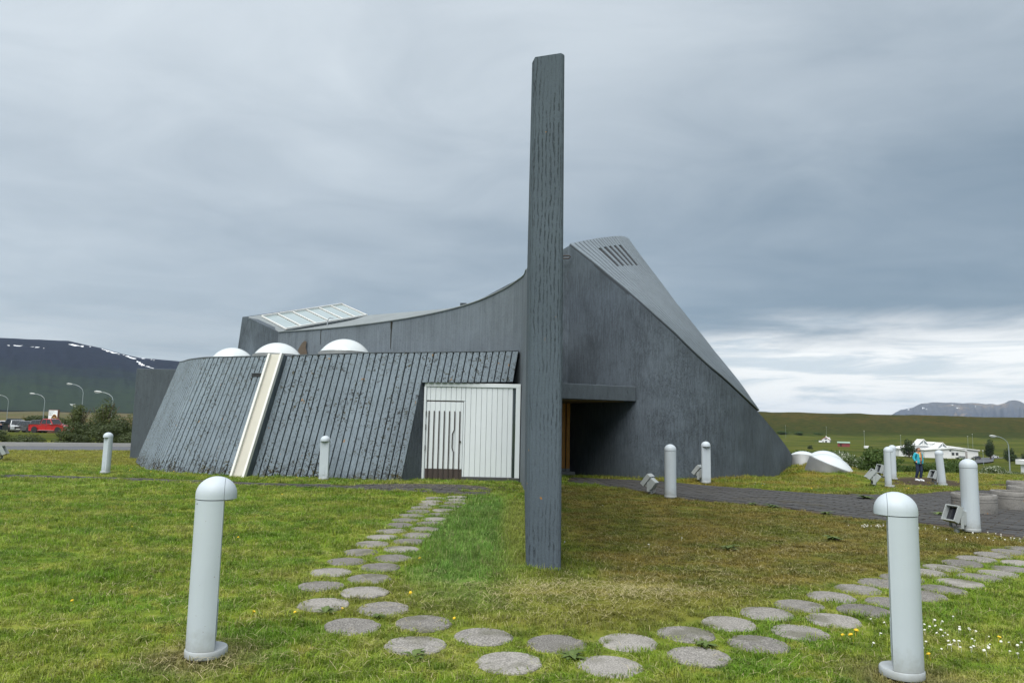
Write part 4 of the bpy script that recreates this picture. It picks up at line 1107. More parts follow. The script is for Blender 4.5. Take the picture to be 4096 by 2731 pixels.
# --- gutter chute
gut = empty('gutter', (0, 0, 0)); gut.parent = church
km = (GUT0+GUT1)/2; gn = face_normal(km)
e0 = surf(GUT0-.3, .5); e1 = surf(GUT1+.2, .5); ge = (e1-e0); gw = ge.length; ge.normalize()
b0, t0 = surf(km, -.04), surf(km, 1.0)
def chute(name, x0, x1, h0, h1, mat, ext0=0, ext1=0):
    mb = MB(); q = []
    for x, h in ((x0, h0), (x1, h0), (x1, h1), (x0, h1)): q.append((x, h))
    A = [b0 + ge*x + gn*h for x, h in q]; B = [t0 + ge*x + gn*(h) + Vector((0, 0, ext1)) for x, h in q]
    mb.hexa(A, B); mb.build(name, mat, gut)
W = gw/2 + .02
chute('curb', -W, W, -.25, .20, M['bigwall'])
chute('channel_floor', -W+.07, W-.07, .20, .235, M['trough'])
chute('channel_edge', -W+.005, -W+.068, .20, .30, M['trough_edge'])
chute('channel_edge', W-.068, W-.005, .20, .30, M['trough_edge'])

# --- the white gate
gate = empty('gate', (0, 0, 0)); gate.parent = church
gx_ = (gr0-gl0); gx_.z = 0; GWID = gx_.length; gx_.normalize(); gy_ = Vector((gx_.y, -gx_.x, 0))     # towards the camera
PXM = GWID/1132.0; GH = 2.665/1172.0
gm = Matrix(((gx_.x, gy_.x, 0, gl0.x), (gx_.y, gy_.y, 0, gl0.y), (0, 0, 1, 0), (0, 0, 0, 1)))
def gbox(name, u0, u1, v0, v1, d0, d1, mat, parent=gate, bevel=0.0):
    """u: picture columns from the left post, v: rows down from the head, d: metres proud."""
    mb = MB(); mb.box((u0*PXM, d0, 2.665-v1*GH), (u1*PXM, d1, 2.665-v0*GH), gm)
    return tag(mb.build(name, mat, parent, bevel=bevel, seg=1))
gbox('backing', 0, 1132, 10, 1185, -.12, -.03, M['white_paint'])
gbox('head_rail', 5, 1132, 0, 48, -.03, .05, M['white_paint'], bevel=.006)
gbox('post', 0, 28, 48, 1172, -.03, .05, M['white_paint'], bevel=.006)
gbox('post', 1078, 1132, 48, 1160, -.03, .05, M['white_paint'], bevel=.006)
gbox('side_light', 1046, 1076, 48, 1165, -.03, -.012, M['glass_dark'])
edges = [490, 552, 614, 676, 738, 800, 862, 924, 986, 1042]
for a, b in zip(edges, edges[1:]): gbox('board', a+1.5, b-1.5, 49, 1132, -.03, .02, M['white_paint'], bevel=.006)
gbox('board', 470, 488, 225, 1132, -.03, .032, M['white_paint'], bevel=.004)
edges = [30, 75, 136, 197, 257, 317, 378, 438, 488]
for a, b in zip(edges, edges[1:]): gbox('board', a+1.5, b-1.5, 49, 218, -.03, .02, M['white_paint'], bevel=.006)
gbox('sill', 462, 1132, 1134, 1182, -.03, .07, M['sill'], bevel=.005)
door = gbox('door', 33, 466, 232, 1160, -.03, -.005, M['white_paint'])
gbox('door_head', 33, 468, 221, 231, -.03, .012, M['bar'])
edges = [36, 75, 136, 197, 257, 317, 378, 438, 464]
for a, b in zip(edges, edges[1:]): gbox('board', a+1.5, b-1.5, 234, 1043, -.005, .018, M['white_paint'], door, .005)
for a, b in zip(edges, edges[1:]): gbox('kick_plate', a+1, b-1, 1045, 1165, -.005, .03, M['kick'], door, .003)
for i, u in enumerate([64, 124, 184, 244, 304, 426]):
    gbox('bar', u-6, u+6, 345, 1165, .018, .045, M['bar'], door)
hp = [(366, 345), (366, 570), (346, 620), (346, 790), (362, 840), (362, 1165)]
mb = MB(); pts = [gm @ Vector((u*PXM, .06 if 570 < v < 840 else .035, 2.665-v*GH)) for u, v in hp]
mb.tube(pts, .015, 8); mb.build('handle', M['bar'], door)
mb = MB(); kp = gm @ Vector((440*PXM, .02, 2.665-712*GH)); mb.tube([kp, kp + gy_*.03], .022, 12); mb.build('lock', M['bar'], door)
for v in (345, 510, 765): gbox('hinge', 26, 33, v, v+62, -.01, .06, M['sill'], door)

# --- domes on the wing roof
def dome(name, loc, r, h, ring, parent, tilt=(0, 0), ringmat='stainless', n=40, skirt=.28):
    root = empty(name, loc); root.parent = parent; root.rotation_euler = (tilt[0], tilt[1], 0)
    mb = MB(); mb.lathe([(r*1.06, -skirt), (r*1.06, ring)], n, True, None, False, False); mb.lathe([(r*1.06, ring), (r*1.0, ring+.012), (r*.9, ring+.01)], n, False, None, False, False); mb.build('curb', M[ringmat], root)
    rs = (r*r+h*h)/(2*h)
    prof = []
    for i in range(13):
        a = math.asin(min(1, r*.985/rs))*(1-i/12); prof.append((rs*math.sin(a), ring + .012 + rs*math.cos(a)-(rs-h)))
    mb = MB(); mb.lathe(prof, n, True); mb.build('shell', M['acrylic'], root)
    return root
DD = D['domes']
dome('skylight_dome', (DD[0][0], DD[0][1], 3.42), .64, .36, .06, church)
dome('skylight_dome', (DD[1][0], DD[1][1], 3.47), .72, .40, .08, church)
dome('skylight_dome', (DD[2][0], DD[2][1], 3.53), .77, .44, .12, church)

# --- block behind on the left
mb = MB(); mb.prism([(-14.93, 28.42), (-9.0, 28.42), (-9.0, 34), (-15.6, 34)], -.5, [3.43, 3.43, 3.4, 3.4]); mb.build('rear_block', M['canopy'], church, bevel=.02, seg=1)

# --- tall right wall
rt_ = curve_smooth(D['right_top'], 72)
def inward(pts, d):
    out = []
    for i, p in enumerate(pts):
        t = (pts[min(i+1, len(pts)-1)] - pts[max(i-1, 0)]); nrm = Vector((-t.y, t.x, 0)).normalized(); out.append(p + nrm*d)
    return out
mb = MB(); NV = 10; w = len(rt_)
def rwall(mb, pts, zb, flip):
    vs = []; fs = []
    for p in pts:
        for j in range(NV+1): vs.append((p.x, p.y, zb + (p.z-zb)*j/NV))
    for i in range(len(pts)-1):
        for j in range(NV):
            f = (i*(NV+1)+j, (i+1)*(NV+1)+j, (i+1)*(NV+1)+j+1, i*(NV+1)+j+1); fs.append(f[::-1] if flip else f)
    mb.add(vs, fs, True)
rwall(mb, rt_, -.6, False)
ri = inward(rt_, .3)
for p in ri: p.z -= .05
rwall(mb, ri, -.6, True)
vs = [tuple(p) for p in rt_] + [tuple(p) for p in ri]
mb.add(vs, [(i, i+1, w+i+1, w+i) for i in range(w-1)])
mb.build('tall_wall', M['bigwall'], church)
# left return of the tall wall behind the fin, closing the porch
a0 = rt_[0]
mb = MB()
mb.hexa([Vector((1.0, 25.9, -.5)), Vector((a0.x, a0.y, -.5)), Vector((a0.x, a0.y, 8.0)), Vector((1.0, 25.9, 7.35))], [Vector((1.0, 26.2, -.5)), Vector((a0.x, a0.y+.3, -.5)), Vector((a0.x, a0.y+.3, 8.0)), Vector((1.0, 26.2, 7.35))])
mb.build('porch_back', M['bigwall'], church)
mb = MB(); mb.prism([(0.9, 17.2), (1.02, 17.2), (1.1, 25.6), (0.9, 25.6)], -.4, 5.4); mb.build('porch_side', M['bigwall'], church)

# --- boarded roof from the crest down to the ground on the right
crest = [Vector(p) for p in D['crest']]; edge = rt_
rimv = [r[0] for r in D['rim']]; rimp = [Vector(r[1:]) for r in D['rim']]
def rim_at(v):
    i = max(j for j in range(len(rimv)-1) if rimv[j] <= v+1e-9); return rimp[i].lerp(rimp[i+1], (v-rimv[i])/(rimv[i+1]-rimv[i]))
VEND = .812
cu_ = [0, .14, .30, .45, .60, .72, .82, .92, 1.0]
def crest_at(u):
    i = max(j for j in range(len(cu_)-1) if cu_[j] <= u+1e-9); return crest[i].lerp(crest[i+1], (u-cu_[i])/(cu_[i+1]-cu_[i]))
def roof_pt(u, v):
    """u across the boards (0 wall edge, 1 far rim), v down the slope."""
    u = u - 2.4*u*(1-u)*.28*(1-math.exp(-v/.28))          # the boards fan slightly
    E = at_idx(edge, v*72); Rm = rim_at(min(v, .8149))
    bulge = crest_at(u) - crest[0].lerp(crest[-1], u)
    width = (Rm-E).length/max(1e-6, (crest[-1]-crest[0]).length)
    return E.lerp(Rm, u) + bulge*width + Vector((0, 0, .05))
def roof_n(u, v):
    a = roof_pt(min(1, u+.02), v) - roof_pt(max(0, u-.02), v); b = roof_pt(u, min(VEND, v+.02)) - roof_pt(u, max(0, v-.02))
    n = a.cross(b).normalized(); return n if n.z > 0 else -n
br = empty('boarded_roof', (0, 0, 0)); br.parent = church
NB = 24
SLOT_BOARDS = {5: (.0575, .157), 7: (.056, .158), 9: (.055, .159), 11: (.055, .16), 13: (.055, .16)}
NVR = 46
def strip(name, u0, u1, v0, v1, th, mat, parent, n=NVR, drop=0.0):
    mb = MB(); vs = []; fs = []
    for i in range(n+1):
        v = v0 + (v1-v0)*i/n; nn = roof_n((u0+u1)/2, v)
        a, b = roof_pt(u0, v), roof_pt(u1, v)
        vs += [a - nn*drop, b - nn*drop, b + nn*(th-drop), a + nn*(th-drop)]
    for i in range(n):
        q, r = i*4, i*4+4
        for j in range(4): fs.append((q+j, q+(j+1) % 4, r+(j+1) % 4, r+j))
    fs += [(3, 2, 1, 0), (n*4, n*4+1, n*4+2, n*4+3)]
    mb.add(vs, fs); return mb.build(name, mat, parent)
for k in range(NB):
    g = .12/NB; u0, u1 = k/NB + g, (k+1)/NB - g
    if k in SLOT_BOARDS:
        s0, s1 = SLOT_BOARDS[k]
        strip('board', u0, u1, 0, s0, .03, M['boards'], br, 6); strip('board', u0, u1, s1, VEND, .03, M['boards'], br, 16)
    else: strip('board', u0, u1, 0, VEND, .03, M['boards'], br)
# the deck under the boards, open at the slots
runs = []; prev = 0
for k in sorted(SLOT_BOARDS): runs.append((prev/NB, k/NB)); prev = k+1
runs.append((prev/NB, 1.0))
for a, b in runs:
    nseg = max(1, round((b-a)*NB/2))
    for q in range(nseg): strip('deck', a+(b-a)*q/nseg, a+(b-a)*(q+1)/nseg, 0.001, VEND, .08, M['groove'], br, NVR, .085)
for k, (s0, s1) in SLOT_BOARDS.items():
    strip('deck', k/NB, (k+1)/NB, .001, s0, .08, M['groove'], br, 6, .085); strip('deck', k/NB, (k+1)/NB, s1, VEND, .08, M['groove'], br, 14, .085)
for k, (s0, s1) in SLOT_BOARDS.items(): strip('slot_shade', k/NB, (k+1)/NB, s0, s1, .01, M['dark'], br, 8, .015)  # dark plates just below the boards; the slots' deep shade is put into colour
# far side below the rim and the crest
mb = MB(); vs = []; fs = []
far = [rim_at(.8149*i/30) for i in range(31)]
for i, p in enumerate(far):
    vs += [p - Vector((0, 0, .04)), Vector((p.x + .15, p.y + .9*(1-i/30) + .1, -.5))]
for i in range(30): fs.append((i*2, i*2+1, i*2+3, i*2+2))
mb.add(vs, fs, True)
vs = []; fs = []
for i in range(17):
    p = crest_at(i/16); vs += [p - Vector((0, 0, .03)), Vector((p.x - 2.2, p.y + 1.2, 4.2))]
for i in range(16): fs.append((i*2, i*2+2, i*2+3, i*2+1))
mb.add(vs, fs, True)
mb.build('far_side', M['bigwall'], church)
# bent metal bracket near the peak
bp = Vector(D['bracket']); mb = MB()
mb.tube([bp + Vector((-.8, .0, .05)), bp + Vector((-.08, -.10, .05)), bp + Vector((-.02, -.12, .0)), bp + Vector((-.08, -.10, -.05)), bp + Vector((-.8, .0, -.05))], .025, 8)
mb.build('bracket', M['bar'], church)

# --- porch: canopy, soffit, timber door
ca, cb, cc, cd = (Vector(p) for p in D['canopy'])
zt, zb = 2.79, 2.33
L0 = Vector((0.95, ca.y-.05, 0)); R0_ = Vector((cc.x, cc.y, 0)); Bk = Vector((2.05, 25.2, 0)); Bl = Vector((0.95, 25.4, 0))
mb = MB(); mb.prism([(L0.x, L0.y), (R0_.x, R0_.y), (3.95, 22.35), (2.15, 25.25), (Bl.x, Bl.y)], zb, zt)
can = mb.build('canopy', M['canopy'], church, bevel=.015, seg=1)
mb = MB(); mb.prism([(L0.x+.05, L0.y+.28), (R0_.x-.35, R0_.y+.12), (2.1, 25.1), (Bl.x, Bl.y-.1)], zb-.02, zb-.003); mb.build('soffit', M['soffit'], can)
td = empty('timber_door', (0, 0, 0)); td.parent = church
for i, x in enumerate((2.02, 1.86, 1.70, 1.54, 1.38, 1.22)):
    mb = MB(); y = 25.02 + .02*(i % 2)
    mb.box((x-.062, y, .06), (x+.062, y+.14, 2.31)); mb.build('post', M['timber'], td, bevel=.02)
    mb = MB(); mb.box((x-.07, y-.02, -.2), (x+.07, y+.16, .06)); mb.build('foot', M['kerb'], td, bevel=.01)
mb = MB(); mb.box((1.0, 25.16, -.2), (2.1, 25.2, 2.33)); mb.build('leaf', M['soffit'], td)
mb = MB(); mb.box((1.0, 24.75, -.2), (2.25, 25.3, -.03)); mb.build('step', M['kerb'], church, bevel=.02)

# ------------------------------------------------------------------ bollard lights
def d_shape(r, chord, n=28):
    a0 = math.acos(chord/r); return [(r*math.cos(a0 + (2*math.pi-2*a0)*i/n), r*math.sin(a0 + (2*math.pi-2*a0)*i/n)) for i in range(n+1)]
def make_bollard():
    root = empty('bollard_light')
    r, ch = .138, .056
    mb = MB(); mb.prism(d_shape(r, ch), .085, 1.115, smooth=False)
    body = mb.build('body', M['bollard'], root)
    for p in body.data.polygons:
        p.use_smooth = True
    body.data.set_sharp_from_angle(angle=R(30))
    mb = MB(); mb.box((ch+.0005, -.045, .16), (ch+.006, .045, .40)); mb.build('hatch', M['bollard'], body, bevel=.003, seg=1)
    # hood: a quarter-domed shell in two pieces, back piece over the body and front piece overhanging
    prof = [(.141, 1.121), (.141, 1.15)] + [(.141*math.cos(a*math.pi/2/9), 1.15 + .128*math.sin(a*math.pi/2/9)) for a in range(1, 10)]
    def half(x0, x1, name):
        bm = bmesh.new(); me0 = MB().lathe(prof, 48).mesh('hood'); bm.from_mesh(me0)
        bmesh.ops.remove_doubles(bm, verts=bm.verts, dist=1e-5)
        for co, no in (((x0, 0, 0), (-1, 0, 0)), ((x1, 0, 0), (1, 0, 0))):
            g = bm.verts[:] + bm.edges[:] + bm.faces[:]
            res = bmesh.ops.bisect_plane(bm, geom=g, plane_co=co, plane_no=no, clear_outer=True)
            es = [e for e in res['geom_cut'] if isinstance(e, bmesh.types.BMEdge)]
            if es: bmesh.ops.edgeloop_fill(bm, edges=es)
        me = bpy.data.meshes.new(name); bm.to_mesh(me); bm.free()
        for p in me.polygons: p.use_smooth = True
        me.set_sharp_from_angle(angle=R(30))
        return link(name, me, M['bollard'], root)
    half(-1, ch-.0012, 'hood'); half(ch+.0012, 1, 'hood')
    mb = MB(); mb.prism([(x, y) for x, y in d_shape(-.125, ch-.171, 20)] if False else [(ch+.004, -.12), (.09, -.09), (.122, -.03), (.122, .03), (.09, .09), (ch+.004, .12)], 1.112, 1.120); mb.build('underside', M['bollard_in'], root)  # thin sheet under the hood, coloured as the shaded lamp opening
    mb = MB(); mb.lathe([(.142, .03), (.144, .036), (.144, .074), (.138, .083)], 40); mb.build('base_plate', M['bollard'], root)
    mb = MB(); mb.lathe([(.10, -.1), (.10, .03)], 24); mb.build('stub', M['rust'], root)
    mb = MB()
    mb.tube([(-.1384*math.cos(.5), -.1384*math.sin(.5), 1.09), (-.1395*math.cos(.5), -.1395*math.sin(.5), 1.09)], .005, 8); mb.build('screw', M['sill'], root)
    return root
BOL = make_bollard()
bol_spots = [
    ('near_left', 20, 0, 1.0, 'light grey bollard lamp alone on the left lawn, nearest the viewer, hood overhanging right'),
    ('near_right', 155, 0, 1.0, 'largest light grey bollard lamp at lower right, hood overhanging left above the stones'),
    ('left_far', -122, 0, .93, 'grey bollard lamp left of the ribbed wall with a rusty hatch on its flat side'),
    ('by_wall', -94, 0, .97, 'grey bollard lamp with flat face in front of the ribbed wall, left of the gate'),
    ('path_a', 58, 0, 1.0, 'grey bollard lamp beside a floodlight at the near edge of the path to the porch'),
    ('path_b', -88, 0, 1.0, 'flat faced grey bollard lamp across the path in front of the tall wall'),
    ('big', 88, 0, .98, 'thick looking grey bollard lamp between floodlight and round planters'),
    ('grp_a', -30, 0, .98, 'grey bollard lamp on the grass in front of another, left of the walking person'),
    ('grp_b', 0, 0, 1.0, 'grey bollard lamp half hidden behind another left of the person'),
    ('lean', 0, -4.5, .98, 'leaning grey bollard lamp right of the walking person'),
    ('dome_head', 20, 0, 1.0, 'grey bollard lamp showing only its hood behind the lawn skylights')]
for i, (k, a, lean, s, lab) in enumerate(bol_spots):
    o = BOL if i == 0 else copy_tree(BOL)
    x, y, z = D['bol_'+k]; x += {'near_left': .05, 'near_right': -.045}.get(k, 0); z = ground(x, y)
    o.location = (x, y, z); o.rotation_euler = (0, R(lean) if k == 'lean' else R(.3*math.sin(i*2.4)*(k[:4] != 'near')), R(a)); o.scale = (s*.935,)*3
    tag(o, lab, 'bollard lamp', 'bollard lamps round the church')

# ------------------------------------------------------------------ floodlights
def make_flood():
    root = empty('floodlight')
    mb = MB(); mb.box((-.03, -.03, -.1), (.03, .03, .08)); mb.build('post', M['flood'], root, bevel=.006, seg=1)
    mb = MB(); mb.box((-.11, -.035, .07), (.11, .035, .085)); mb.box((-.125, -.03, .07), (-.112, .03, .27)); mb.box((.112, -.03, .07), (.125, .03, .27)); mb.build('yoke', M['flood'], root, bevel=.004, seg=1)
    hd = empty('head', (0, 0, .27)); hd.parent = root; hd.rotation_euler = (R(38), 0, 0)
    mb = MB()      # local +y is where it shines
    a = [(-.105, -.14, -.11), (.105, -.14, -.11), (.105, -.14, .11), (-.105, -.14, .11)]; b = [(-.105, .03, -.11), (.105, .03, -.11), (.105, .03, .11), (-.105, .03, .11)]
    mb.hexa(a, b); mb.build('housing', M['flood'], hd, bevel=.012)
    mb = MB()
    for lo, hi in (((-.135, .03, -.135), (.135, .13, -.115)), ((-.135, .03, .115), (.135, .13, .135)), ((-.135, .03, -.115), (-.115, .13, .115)), ((.115, .03, -.115), (.135, .13, .115))): mb.box(lo, hi)
    mb.build('visor', M['flood'], hd)
    mb = MB(); mb.box((-.114, .045, -.114), (.114, .055, .114)); mb.build('glass', M['flood_glass'], hd)
    mb = MB(); mb.tube([(.03, -.02, .02), (.09, -.08, .05), (.10, -.10, .14), (.03, -.12, .20)], .009, 6); mb.build('cable', M['flood'], root)
    return root
FL = make_flood()
fl = [('a', 58, 38, 1.05, 'grey box floodlight tilted towards the church beside the near path bollard'),
      ('b', 50, 40, 1.1, 'grey floodlight half hidden behind the flat faced bollard by the tall wall'),
      ('c', 75, 40, 1.15, 'grey floodlight turned left on the grass beside the two grouped bollards'),
      ('d', 96, 20, 1.1, 'floodlight with dark glass standing behind the pair of grouped bollards'),
      ('e', 96, 25, 1.1, 'grey floodlight with dark glass and looped cable at the feet of the person'),
      ('f', 102, 24, 0.98, 'nearest grey floodlight with dark glass standing against the thick bollard'),
      ('g', -75, 30, 1.2, 'floodlight cut off at the left edge of the picture')]
for i, (k, rz, tilt, s, lab) in enumerate(fl):
    o = FL if i == 0 else copy_tree(FL)
    x, y, z = D['flood_'+k]; x += .25 if k == 'e' else 0; o.location = (x, y, ground(x, y)); o.rotation_euler = (0, 0, R(rz)); o.scale = (s, s, s)
    for ch in o.children:
        if ch.name.startswith('head'): ch.rotation_euler = (R(tilt), 0, 0)
    tag(o, lab, 'floodlight', 'box floodlights on the lawn')

# ------------------------------------------------------------------ round concrete planters
def make_planter():
    root = empty('planter')
    prof = [(.385, -.05), (.40, 0), (.40, .20), (.392, .203), (.392, .213), (.40, .216), (.40, .255), (.392, .258), (.392, .268), (.40, .271), (.40, .345), (.39, .36), (.33, .362), (.325, .33)]
    mb = MB(); mb.lathe(prof, 44, True, None, True, False)
    b = mb.build('tub', M['planter'], root)
    mb = MB(); mb.lathe([(.326, .32), (.15, .335), (0.0, .338)], 24, True, None, False); mb.build('soil', M['soil'], root)
    return root
PL = make_planter()
for i, ((x, y), lab) in enumerate([((9.35, 14.6), 'grey concrete planter tub behind the thick bollard, leftmost of the row'),
                                   ((10.75, 15.5), 'grey concrete planter tub with orange lichen, second from the left'),
                                   ((12.1, 16.9), 'grey concrete planter tub cut by the right edge of the picture'),
                                   ((13.45, 18.9), 'pale concrete planter tub standing farthest back at the right edge')]):
    o = PL if i == 0 else copy_tree(PL)
    o.location = (x, y, ground(x, y)+.01); o.rotation_euler = (0, 0, i*1.3)
    tag(o, lab, 'planter', 'round concrete planters on the paving')

# ------------------------------------------------------------------ skylights set in the grass mound
md = D['mound_domes']
for i, (c, r, h, tilt, lab) in enumerate([(md[0], .60, .27, (R(-14), R(10)), 'small milky dome skylight close against the foot of the tall wall'),
                                     (md[1], .70, .36, (R(10), R(4)), 'milky dome skylight at the back, half hidden by the big tilted one'),
                                     (md[2], .76, .31, (R(10), R(19)), 'large tilted milky dome skylight with metal curb on the grass slope')]):
    o = dome('lawn_skylight', (0, 0, 0), r, h, .10 if i == 2 else .06, None, tilt, skirt=.5)
    o.location = c; o.parent = None
    tag(o, lab, 'skylight', 'dome skylights in the grass mound')

# ------------------------------------------------------------------ broad leaved weeds along the paving and among the stones
M['weed'] = plain('weed leaves', (0.075, 0.115, 0.022), 0.6, 0.35, 9.0)
def weed_mesh(k, n=16):
    rr = random.Random(900+k); mb = MB()
    for _ in range(n):
        a = rr.uniform(0, 6.28); L = rr.uniform(.06, .15); w = L*.20; lift = rr.uniform(.15, .7)
        d = Vector((math.cos(a), math.sin(a), 0)); s = Vector((-d.y, d.x, 0)); u = Vector((0, 0, 1))
        p0 = d*.01; p1 = d*L*.5*(1-lift*.4) + u*L*lift*.55; p2 = d*L + u*L*lift*.45
        mb.add([p0 - s*w*.3, p0 + s*w*.3, p1 + s*w, p1 - s*w, p2], [(0, 1, 2, 3), (3, 2, 4)], True)
    me = mb.mesh('weed'); me.materials.append(M['weed']); return me
WM = [weed_mesh(k, 14+4*k) for k in range(4)]
weeds = [(5.35, 14.75, 1.7, 'ragged green weed at the lawn edge of the path, left of the others'), (5.05, 15.1, 1.1, 'small weed tuft at the lawn edge near the path bollard'), (6.0, 13.75, 1.2, 'low weed on the near path edge left of the big bollard'), (8.3, 16.9, 1.9, 'weed clump growing from a joint in the middle of the paving'), (8.7, 16.2, 1.0, 'tiny weed just below the clump in the paving'), (8.25, 14.0, 1.2, 'flat weed on the paving left of the planters'),
         (2.9, 9.6, 1.3, 'dark weed rosette on the brown turf right of the fin'), (4.7, 10.6, 1.3, 'weed rosette on the brown turf above the right stones'), (5.7, 10.9, 1.2, 'weed rosette on brown turf close to the big bollard'), (-0.62, 5.05, .8, 'leafy weed at the edge of a stone in the lower bend'), (.45, 5.1, .9, 'leafy weed creeping over the lowest stones in front of the fin'), (1.45, 5.42, .8, 'weed sprout between two stones of the right bend'), (-1.05, 6.02, .7, 'weed leaf at the inner stone of the left bend'), (-1.5, 6.12, .8, 'weed beside the outermost stones of the left bend')]
for i, (x, y, s, lab) in enumerate(weeds):
    o = bpy.data.objects.new('weed', WM[i % 4]); COL.objects.link(o); o.location = (x, y, ground(x, y)+.012); o.scale = (s, s, s*.9); o.rotation_euler = (0, 0, i*1.7)
    tag(o, lab, 'weed', 'leafy weeds')

# ------------------------------------------------------------------ the walking person
def skin(name, pts, edges, mat, parent, sub=2):
    """pts: (x, y, z, rx[, ry])"""
    me = bpy.data.meshes.new(name); me.from_pydata([p[:3] for p in pts], edges, [])
    def mods(o):
        o.modifiers.new('skin', 'SKIN')
        for i, p in enumerate(pts):
            sv = o.data.skin_vertices[0].data[i]; sv.radius = (p[3], p[4] if len(p) > 4 else p[3]); sv.use_root = (i == 0)
        s = o.modifiers.new('sub', 'SUBSURF'); s.levels = sub; s.render_levels = sub
    return evaluated(name, me, mods, mat, parent)
M['skin'] = plain('skin', (0.50, 0.29, 0.21), 0.5, 0.06)
M['jacket'] = plain('turquoise jacket', (0.03, 0.36, 0.46), 0.6, 0.15, 7.0)
M['jeans'] = plain('dark blue denim', (0.018, 0.030, 0.065), 0.8, 0.3, 9.0)
M['shoe'] = plain('white shoes', (0.72, 0.74, 0.78), 0.5, 0.05)
M['hair'] = plain('reddish brown hair', (0.085, 0.030, 0.014), 0.5, 0.3, 30.0)
M['scarf_o'] = plain('orange scarf', (0.50, 0.17, 0.06), 0.8, 0.2, 14.0)
M['scarf_y'] = plain('pale yellow scarf lining', (0.55, 0.45, 0.16), 0.8, 0.2, 14.0)
M['collar'] = plain('dark collar', (0.02, 0.025, 0.03), 0.7)
def striped():
    m, t = new_mat('navy and white stripes'); z = sepxyz(t, objn(t))[2]
    f = mth(t, 'FRACT', mth(t, 'MULTIPLY', z, 22.0)); c = mixc(t, mth(t, 'GREATER_THAN', f, 0.5), (0.03, 0.025, 0.05), (0.62, 0.60, 0.60)); finish(t, c, 0.8); return m
px_, py_, _ = D['person']
person = empty('person', (px_, py_, ground(px_, py_)), R(14), 'person in an open turquoise jacket, orange scarf and jeans walking behind the bollards', 'person')
# body
B = [(0, 0, .93, .13, .10), (0, .0, 1.08, .125, .09), (0, 0, 1.25, .14, .095), (0, 0, 1.37, .08, .07), (0, -.012, 1.435, .05, .05), (0, -.03, 1.475, .062, .068), (0, -.035, 1.535, .078, .088), (0, -.02, 1.60, .066, .08),
     (.155, 0, 1.34, .055), (.225, .05, 1.10, .042), (.195, -.05, .935, .034), (.175, -.085, .885, .03), (-.155, 0, 1.34, .055), (-.225, .05, 1.10, .042), (-.195, -.05, .935, .034), (-.175, -.085, .885, .03),
     (.085, 0, .84, .08), (.09, -.05, .48, .058), (.085, .02, .10, .038), (-.085, 0, .84, .08), (-.10, -.02, .48, .058), (-.11, .10, .11, .038), (0, -.115, 1.525, .016)]
E_ = [(0, 1), (1, 2), (2, 3), (3, 4), (4, 5), (5, 6), (6, 7), (3, 8), (8, 9), (9, 10), (10, 11), (3, 12), (12, 13), (13, 14), (14, 15), (0, 16), (16, 17), (17, 18), (0, 19), (19, 20), (20, 21), (6, 22)]
skin('body', B, E_, M['skin'], person)
for s in (-1, 1):
    mb = MB(); mb.lathe([(0, -.011), (.008, -.007), (.011, 0), (.008, .007), (0, .011)], 10, True, Matrix.Translation((s*.03, -.108, 1.548))); mb.build('eye', M['collar'], person)
    mb = MB(); mb.lathe([(0, -.03), (.012, -.02), (.016, 0), (.012, .02), (0, .03)], 10, True, Matrix.Translation((s*.082, -.02, 1.535))); mb.build('ear', M['skin'], person)
mb = MB(); mb.box((-.022, -.106, 1.488), (.022, -.098, 1.494)); mb.build('mouth', M['scarf_o'], person)
skin('jeans', [(0, .005, .95, .152, .118), (.085, 0, .84, .098, .105), (.09, -.05, .48, .075), (.085, .015, .12, .062), (-.085, 0, .84, .098, .105), (-.10, -.02, .48, .075), (-.11, .095, .13, .062)], [(0, 1), (1, 2), (2, 3), (0, 4), (4, 5), (5, 6)], M['jeans'], person)
skin('shirt', [(0, -.055, .90, .10, .085), (0, -.06, 1.10, .105, .085), (0, -.055, 1.30, .10, .07)], [(0, 1), (1, 2)], striped(), person)
jl = [(0, .03, .86, .18, .12), (0, .03, 1.06, .165, .11), (0, .025, 1.26, .175, .11), (0, .02, 1.37, .11, .085), (.165, .01, 1.33, .075), (.245, .06, 1.10, .066), (.21, -.04, .94, .055), (-.165, .01, 1.33, .075), (-.245, .06, 1.10, .066), (-.21, -.04, .94, .055)]
jk = skin('jacket', jl, [(0, 1), (1, 2), (2, 3), (3, 4), (4, 5), (5, 6), (3, 7), (7, 8), (8, 9)], M['jacket'], person)
for s in (-1, 1):
    mb = MB(); mb.hexa([(s*.075, -.125, .84), (s*.17, -.09, .84), (s*.165, -.085, 1.30), (s*.07, -.105, 1.32)], [(s*.085, -.155, .84), (s*.185, -.10, .84), (s*.175, -.095, 1.30), (s*.08, -.135, 1.32)]); mb.build('front_panel', M['jacket'], jk, bevel=.01)
mb = MB(); mb.lathe([(.085, 1.36), (.10, 1.40), (.105, 1.44), (.09, 1.445)], 18, True, Matrix.Translation((0, .01, 0))); mb.build('collar', M['collar'], jk)
mb = MB(); mb.lathe([(.07, 1.355), (.092, 1.375), (.085, 1.41), (.06, 1.425)], 18, True, Matrix.Translation((0, -.02, 0))); sc_ = mb.build('scarf', M['scarf_o'], person)
mb = MB(); mb.hexa([(-.02, -.15, 1.00), (.04, -.15, .98), (.035, -.13, 1.39), (-.03, -.12, 1.39)], [(-.02, -.175, 1.00), (.04, -.175, .98), (.035, -.16, 1.39), (-.03, -.15, 1.39)]); mb.build('scarf_end', M['scarf_o'], sc_, bevel=.008)
mb = MB(); mb.hexa([(-.085, -.14, 1.15), (-.03, -.15, 1.13), (-.035, -.13, 1.39), (-.08, -.10, 1.38)], [(-.085, -.165, 1.15), (-.03, -.172, 1.13), (-.035, -.155, 1.39), (-.08, -.13, 1.38)]); mb.build('scarf_end', M['scarf_y'], sc_, bevel=.008)
